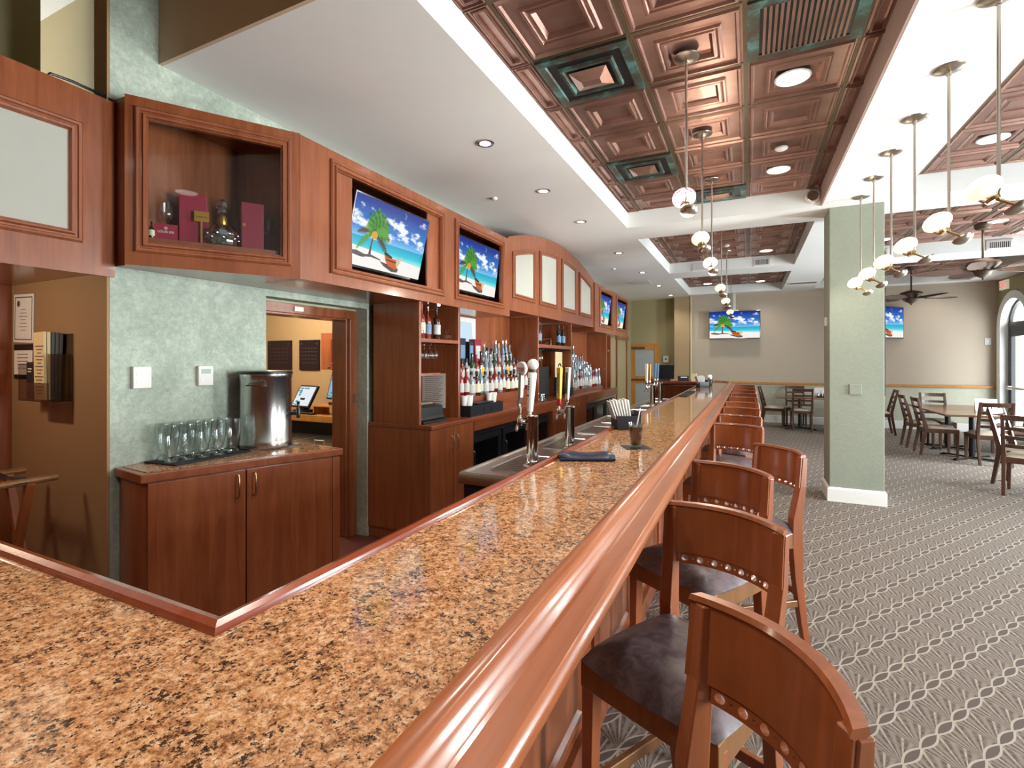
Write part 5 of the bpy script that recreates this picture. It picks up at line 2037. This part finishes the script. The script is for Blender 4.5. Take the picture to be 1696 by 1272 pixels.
bar_caddy(-.70, 3.10, 'black bar caddy stuffed with white napkins, nearest the camera', .5)
bar_caddy(-.66, 8.25, 'black bar caddy of napkins far down the bar', .5)
t_ = thing('garnish_tub', 'black tub with crumpled white paper beside the far caddy', 'tub', (-.6, 8.75, 1.071), 0)
MB().lathe([(.05, 0), (.06, .1), (.057, .1), (.048, .01)], seg=20).build('tub', 'black', t_, smooth=True)
m = MB()
for k in range(7):
    a = 2 * PI * k / 7
    r_ = .032 if k else 0
    m.lathe([(.001, -.03), (.025, -.015), (.03, .005), (.02, .025), (.001, .032)], (r_ * math.cos(a), r_ * math.sin(a), .135 + .02 * (k % 2)), 8)
m.build('paper', 'paper', t_, smooth=True)
t_ = thing('bar_mat', 'narrow black rubber spill mat on the inner edge of the far granite', 'mat', (-.70, 6.6, 1.071), 0)
box(-.045, -.5, 0, .045, .5, .01).build('mat', 'rubber', t_, bevel=.003)
t_ = thing('till', 'black order till with screen turned away on the far bar return', 'till', (-1.52, 10.25, 1.071), .3)
m = MB()
m.box(-.17, 0, .06, .17, .04, .34, T=Matrix.Rotation(.25, 4, 'X'))
m.build('screen_back', 'black', t_, bevel=.006)
box(-.1, .0, 0, .1, .18, .09).build('base', 'slate', t_, bevel=.005)
t_ = thing('receipt_printer', 'black receipt printer beside the far till', 'printer', (-1.17, 10.25, 1.071), .2)
box(-.1, -.1, 0, .1, .1, .11).build('body', 'slate', t_, bevel=.01)
box(-.06, -.102, .08, .06, -.099, .1).build('paper_slot', 'paper', t_)
t_ = thing('card_box', 'small cream box at the end of the far bar return', 'box', (-.98, 10.32, 1.071), 0)
box(-.05, -.05, 0, .05, .05, .16).build('box', 'paper_cream', t_)
t_ = thing('towel_dispenser', 'white wall dispenser on the olive alcove wall', 'dispenser', (-2.0, 13.7, 1.43), 0)
box(-.07, -.08, 0, .07, 0, .17).build('housing', 'white_plastic', t_, bevel=.01)
box(-.02, -.083, .07, .02, -.08, .11).build('window', 'slate', t_)
# glazed door in the alcove
gd = struct(MB().box(-2.93, 13.66, 0, -2.80, 13.699, 1.93).box(-2.30, 13.66, 0, -2.165, 13.699, 1.93).box(-2.80, 13.66, 1.77, -2.30, 13.699, 1.93).box(-2.80, 13.66, .86, -2.30, 13.699, 1.06)
            .box(-2.80, 13.66, 0, -2.30, 13.699, .2).build('door_3', 'orange_wood', bevel=.005), 'honey wood door with two frosted panes in the alcove')
m = MB()
m.box(-2.80, 13.68, .2, -2.30, 13.69, .86)
m.box(-2.80, 13.68, 1.06, -2.30, 13.69, 1.77)
m.build('pane', plain('frosted glass', 'a9aeb0', .25), gd)
box(-2.93, 13.64, .93, -2.3, 13.66, .985).build('push_bar', 'bronze', gd)
box(-2.9, 13.63, 1.79, -2.55, 13.66, 1.85).build('door_closer', 'bronze', gd)
struct(MB().box(XW, 11.9, 0, XW + .03, 12.0, 2.0).box(XW, 13.0, 0, XW + .03, 13.1, 2.0).box(XW, 11.85, 2.0, XW + .045, 13.15, 2.12).build('trim_4', 'cherry', bevel=.004), 'cherry door casing on the olive end wall')


# ============================================================ BAR STOOLS
def curved(s, z, R=.27, yb=0.0):
    """point on the bowed back: s along the chord"""
    return s


def bar_stool():
    t_ = thing('bar_stool', '', 'bar stool', (0, 0, 0), 0, 'cherry bar stools along the bar')
    SAG = .07
    HW = .186

    def yb(x, z):
        return .20 + .035 * ((z - .66) / .37) + SAG * (1 - (x / HW) ** 2) - SAG * .55

    # seat frame
    fr = [(-.205, -.2), (.205, -.2), (.175, .17), (-.175, .17)]
    m = MB()
    m.loop(fr, [(0, .575), (0, .65), (.022, .65), (.022, .575)], lambda a_, b_, h: (a_, b_, h))
    m.build('seat_frame', 'stool_edge', t_, bevel=.004)
    # upholstered seat, domed
    m = MB()
    N = 14
    rows = []
    for i in range(N + 1):
        v_ = -1 + 2 * i / N
        r_ = []
        for j in range(N + 1):
            u_ = -1 + 2 * j / N
            # squircle mapping keeps the corners round
            uu = u_ * math.sqrt(max(0, 1 - .18 * v_ * v_))
            vv = v_ * math.sqrt(max(0, 1 - .18 * u_ * u_))
            y_ = -.015 + vv * .20
            hw_ = .205 - .03 * (y_ + .2) / .37
            e = max(abs(u_), abs(v_))
            z_ = .652 + .055 * (1 - e ** 4) ** .6 + .012 * (1 - e * e)
            r_.append((uu * hw_ * 1.08, y_ * 1.04, z_))
        rows.append(r_)
    m.grid(rows)
    edge = [rows[0][j] for j in range(N + 1)] + [rows[i][N] for i in range(1, N + 1)] + [rows[N][j] for j in range(N - 1, -1, -1)] + [rows[i][0] for i in range(N - 1, 0, -1)]
    m.grid([edge, [(p[0] * .97, p[1] * .97, .645) for p in edge]], closed_u=True)
    m.build('seat', 'leather', t_, smooth=60)
    # legs
    for sx in (-1, 1):
        m = MB()
        m.bar([(sx * .19, -.182, 0), (sx * .182, -.176, .62)], [.03, .042], [.03, .042])
        m.build('leg', 'stool', t_, bevel=.003)
        m = MB()
        pts = [(sx * .155, .25, 0), (sx * .155, .215, .2), (sx * .156, .186, .42), (sx * .158, .175, .60), (sx * .160, .172, .72), (sx * .168, yb(.168, .88), .88), (sx * .171, yb(.171, 1.02) - .002, 1.02)]
        m.bar(pts, [.032, .034, .036, .04, .042, .04, .036], [.03, .036, .045, .06, .05, .034, .026])
        m.build('leg', 'stool', t_, bevel=.003)
    # foot rails
    for (p, q) in (((-.186, -.18, .22), (.186, -.18, .22)), ((-.184, -.175, .3), (-.156, .215, .3)), ((.184, -.175, .3), (.156, .215, .3)), ((-.155, .205, .34), (.155, .205, .34))):
        m = MB()
        m.bar([p, q], .034, .02, side=(0, 0, 1))
        m.build('stretcher', 'stool_edge' if p[2] == q[2] == .3 else 'stool', t_, bevel=.003)
    # bowed crest panel
    m = MB()
    xs_ = [-HW + 2 * HW * k / 20 for k in range(21)]
    th = .02
    zs_ = [.875, .90, .95, 1.0, 1.02]
    front = [[(x, yb(x, z) - th / 2, z) for x in xs_] for z in zs_]
    back = [[(x, yb(x, z) + th / 2, z) for x in xs_] for z in zs_]
    ring = []
    rows = front + [[(x, yb(x, 1.02) - th / 2 - .006, 1.024) for x in xs_], [(x, yb(x, 1.03) - th / 2 - .002, 1.034) for x in xs_], [(x, yb(x, 1.03) + th / 2 + .002, 1.034) for x in xs_],
                    [(x, yb(x, 1.02) + th / 2 + .006, 1.024) for x in xs_]] + back[::-1] + [front[0]]
    m.grid(rows)
    k = len(rows) - 1
    n_ = 21
    m.f.append(tuple(i * n_ for i in range(k)))
    m.mi.append(0)
    m.f.append(tuple(i * n_ + 20 for i in range(k)))
    m.mi.append(0)
    m.build('backrest', 'stool', t_, smooth=35)
    # pierced lower strip with real holes
    m = MB()
    cells = []
    span = .285
    nb = 7
    wB, wS = .030, .0125
    tot = nb * wB + (nb - 1) * wS
    x = -tot / 2
    for i in range(nb):
        cells.append((x, x + wB, .0095))
        x += wB
        if i < nb - 1:
            cells.append((x, x + wS, .003))
            x += wS
    z0_, z1_ = .842, .875
    zc_ = (z0_ + z1_) / 2
    for (a_, b_, r_) in cells:
        xc = (a_ + b_) / 2
        hw_, hh_ = (b_ - a_) / 2, (z1_ - z0_) / 2
        K = 16
        cir, sq = [], []
        for q in range(K):
            an = 2 * PI * q / K + PI / K * 0
            c_, s_ = math.cos(an), math.sin(an)
            cir.append((xc + r_ * c_, zc_ + r_ * s_))
            f_ = min(hw_ / abs(c_) if abs(c_) > 1e-6 else 9, hh_ / abs(s_) if abs(s_) > 1e-6 else 9)
            sq.append((xc + f_ * c_, zc_ + f_ * s_))
        # pull the nearest boundary points into the corners
        for cx_, cz_ in ((a_, z0_), (b_, z0_), (b_, z1_), (a_, z1_)):
            j = min(range(K), key=lambda q: (sq[q][0] - cx_) ** 2 + (sq[q][1] - cz_) ** 2)
            sq[j] = (cx_, cz_)
        rws = []
        for (ring_, off) in ((sq, -.007), (cir, -.007), (cir, .007), (sq, .007)):
            rws.append([(p[0], yb(p[0], p[1]) + off, p[1]) for p in ring_])
        m.grid(rws + [rws[0]], closed_u=True)
    m.build('pierced_strip', 'stool', t_)
    return t_


C_OFF = .305 + .02


def stool_at(cx, cy, deg):
    """origin from the middle of the crest"""
    a = math.radians(deg)
    return (cx - math.sin(-a) * .22, cy - math.cos(a) * .22, 0), a


spots = [(.02, .918, -53), (-.083, 1.645, -25), (-.08, 2.37, -33), (.14, 2.963, -56), (-.095, 3.92, -20), (-.09, 4.58, -21), (-.09, 5.33, -20), (-.09, 6.02, -18), (-.09, 6.86, -18), (-.09, 7.63, -18),
         (-.09, 8.45, -18), (-.09, 9.35, -18), (-.09, 10.2, -18)]
SL = ['cherry bar stool nearest the camera, cut off at the lower right', 'cherry bar stool with fully visible brown seat, second from the camera', 'cherry bar stool behind the one with the fully visible seat, third from the camera',
      'cherry bar stool pulled out from the row towards the carpet', 'cherry bar stool just past the pulled out one, fifth from the camera']
SL += ['cherry bar stool in the receding row, %s from the camera' % ORD[i] for i in range(5, 13)]
st0 = None
for (cx, cy, dg), lb in zip(spots, SL):
    loc, a = stool_at(cx + .014, cy, dg)
    if st0 is None:
        st0 = bar_stool()
        st0.location = loc
        st0.rotation_euler = (0, 0, a)
        st0['label'] = lb
    else:
        copy_tree(st0, loc, a, lb)


# ============================================================ DINING SIDE
def dining_chair():
    """ladder back chair; front towards +y, origin under the seat"""
    t_ = thing('dining_chair', '', 'chair', (0, 0, 0), 0, 'ladder back dining chairs')
    for sx in (-1, 1):
        m = MB()
        m.bar([(sx * .185, .19, 0), (sx * .185, .19, .42)], [.028, .042], [.028, .042])
        m.build('leg', 'dining', t_, bevel=.003)
        m = MB()
        m.bar([(sx * .17, -.26, 0), (sx * .175, -.20, .36), (sx * .175, -.195, .46), (sx * .175, -.255, .72), (sx * .175, -.30, .90)], [.03, .034, .036, .034, .032], [.034, .046, .05, .04, .026])
        m.build('leg', 'dining', t_, bevel=.003)
    m = MB()
    m.loop([(-.2, -.21), (.2, -.21), (.205, .205), (-.205, .205)], [(0, .36), (0, .42), (.022, .42), (.022, .36)], lambda a_, b_, h: (a_, b_, h))
    m.build('seat_frame', 'dining', t_, bevel=.003)
    for z, h in ((.835, .06), (.725, .04), (.625, .04), (.53, .04)):
        m = MB()
        y = lambda q: -.195 - .105 * (q - .46) / .44
        rows = []
        for k in range(7):
            x = -.16 + .32 * k / 6
            b = -.018 * (1 - (x / .16) ** 2)
            rows.append([(x, y(z) + b - .009, z), (x, y(z + h) + b - .009, z + h), (x, y(z + h) + b + .009, z + h), (x, y(z) + b + .009, z)])
        m.grid(rows, closed_u=True)
        m.f += [(0, 1, 2, 3), (24, 25, 26, 27)]
        m.mi += [0, 0]
        m.build('slat', 'dining', t_)
    m = MB()
    N = 8
    rows = []
    for i in range(N + 1):
        v_ = -1 + 2 * i / N
        rows.append([(.2 * u_ * math.sqrt(1 - .12 * v_ * v_), .205 * v_ * math.sqrt(1 - .12 * u_ * u_), .425 + .04 * (1 - max(abs(u_), abs(v_)) ** 4) ** .5) for u_ in [-1 + 2 * j / N for j in range(N + 1)]])
    m.grid(rows)
    m.build('cushion', 'fabric_seat', t_, smooth=60)
    return t_


chairs = [(2.70, 10.02, -90, 'dark ladder back chair pushed to the left side of the nearer joined table'),
          (2.68, 10.70, -90, 'dark ladder back chair on the left side of the farther joined table'),
          (3.0, 11.14, 180, 'dark ladder back chair at the far end of the joined tables'),
          (3.12, 9.46, 0, 'dark ladder back chair at the near end of the joined tables'),
          (2.97, 7.9, -130, 'dark ladder back chair with lit frame, second from the right edge of the view'),
          (2.80, 7.43, -27, 'dark ladder back chair nearest the camera at the right edge of the view'),
          (3.72, 10.35, 90, 'dark ladder back chair on the window side of the joined tables'),
          (2.36, 12.3, 88, 'dark ladder back chair just right of the green column, seen side on'),
          (.50, 12.62, -98, 'dark ladder back chair seen side on next to the end of the stool row'),
          (.95, 12.93, 180, 'dark ladder back chair behind the table left of the green column'),
          (1.01, 12.26, 0, 'dark ladder back chair in front of the table left of the green column')]
dc0 = None
for (x, y, dg, lb) in chairs:
    if dc0 is None:
        dc0 = dining_chair()
        dc0.location = (x, y, 0)
        dc0.rotation_euler = (0, 0, math.radians(dg))
        dc0['label'] = lb
    else:
        copy_tree(dc0, (x, y, 0), math.radians(dg), lb)


def table(x, y, w, d, label):
    t_ = thing('dining_table', label, 'table', (x, y, 0), 0, 'brown pedestal tables')
    box(-w / 2, -d / 2, .67, w / 2, d / 2, .70).build('tabletop', 'tabletop', t_, bevel=.006)
    MB().cyl((0, 0, .02), (0, 0, .66), .038, seg=18).lathe([(.15, .645), (.15, .668)], seg=4).build('pedestal', 'black', t_, smooth=True)
    m = MB()
    for a in (PI / 4, 3 * PI / 4):
        R = Matrix.Rotation(a, 4, 'Z')
        m.box(-.38, -.025, .012, .38, .025, .035, T=R)
        for k in (-1, 1):
            m.box(k * .38 - .03, -.028, 0, k * .38 + .03, .028, .02, T=R)
    m.build('base', 'black', t_, bevel=.004)


table(3.05, 9.80, .92, 1.0, 'nearer of two joined brown tables by the arched door')
table(3.05, 10.82, .92, 1.0, 'farther of two joined brown tables by the arched door')
table(3.2, 7.48, .82, .76, 'brown table at the right edge of the view')
table(1.0, 12.5, .95, .75, 'brown table left of the green column by the far wall')
table(1.98, 12.3, .8, .8, 'brown table hidden behind the green column')
def table_set(x, y, nm, lit):
    t_ = thing('menu_card', 'white menu card standing on the ' + nm, 'card', (x, y, .701), 0)
    m = MB()
    m.add([(-.13, 0, 0), (.13, 0, 0), (.13, .03, .2), (-.13, .03, .2), (-.13, .06, 0), (.13, .06, 0)], [(0, 1, 2, 3), (5, 4, 3, 2), (0, 3, 4), (1, 5, 2)])
    m.build('card', 'paper', t_)
    t_ = thing('condiment_caddy', 'small black caddy with shakers on the ' + nm, 'caddy', (x - .02, y - .07, .701), 0)
    m = MB()
    m.tube([(-.08, -.04, .012), (.08, -.04, .012), (.08, .03, .012), (-.08, .03, .012), (-.08, -.04, .012)], .005, 6)
    m.box(-.08, -.04, 0, .08, .03, .006)
    m.tube([(0, .0, .006), (0, 0, .15)], .004, 6)
    m.build('rack', 'black', t_)
    for k in range(3):
        MB().lathe([(.018, .006), (.02, .01), (.018, .06), (.012, .065), (.012, .085), (.004, .09)], (-.05 + .05 * k, -.015 if k != 1 else -.022, 0), 12).build('shaker', ('chrome', 'black', 'chrome')[k], t_, smooth=True)


table_set(3.27, 9.95, 'nearer joined table', True)
table_set(1.4, 12.45, 'table left of the green column', False)
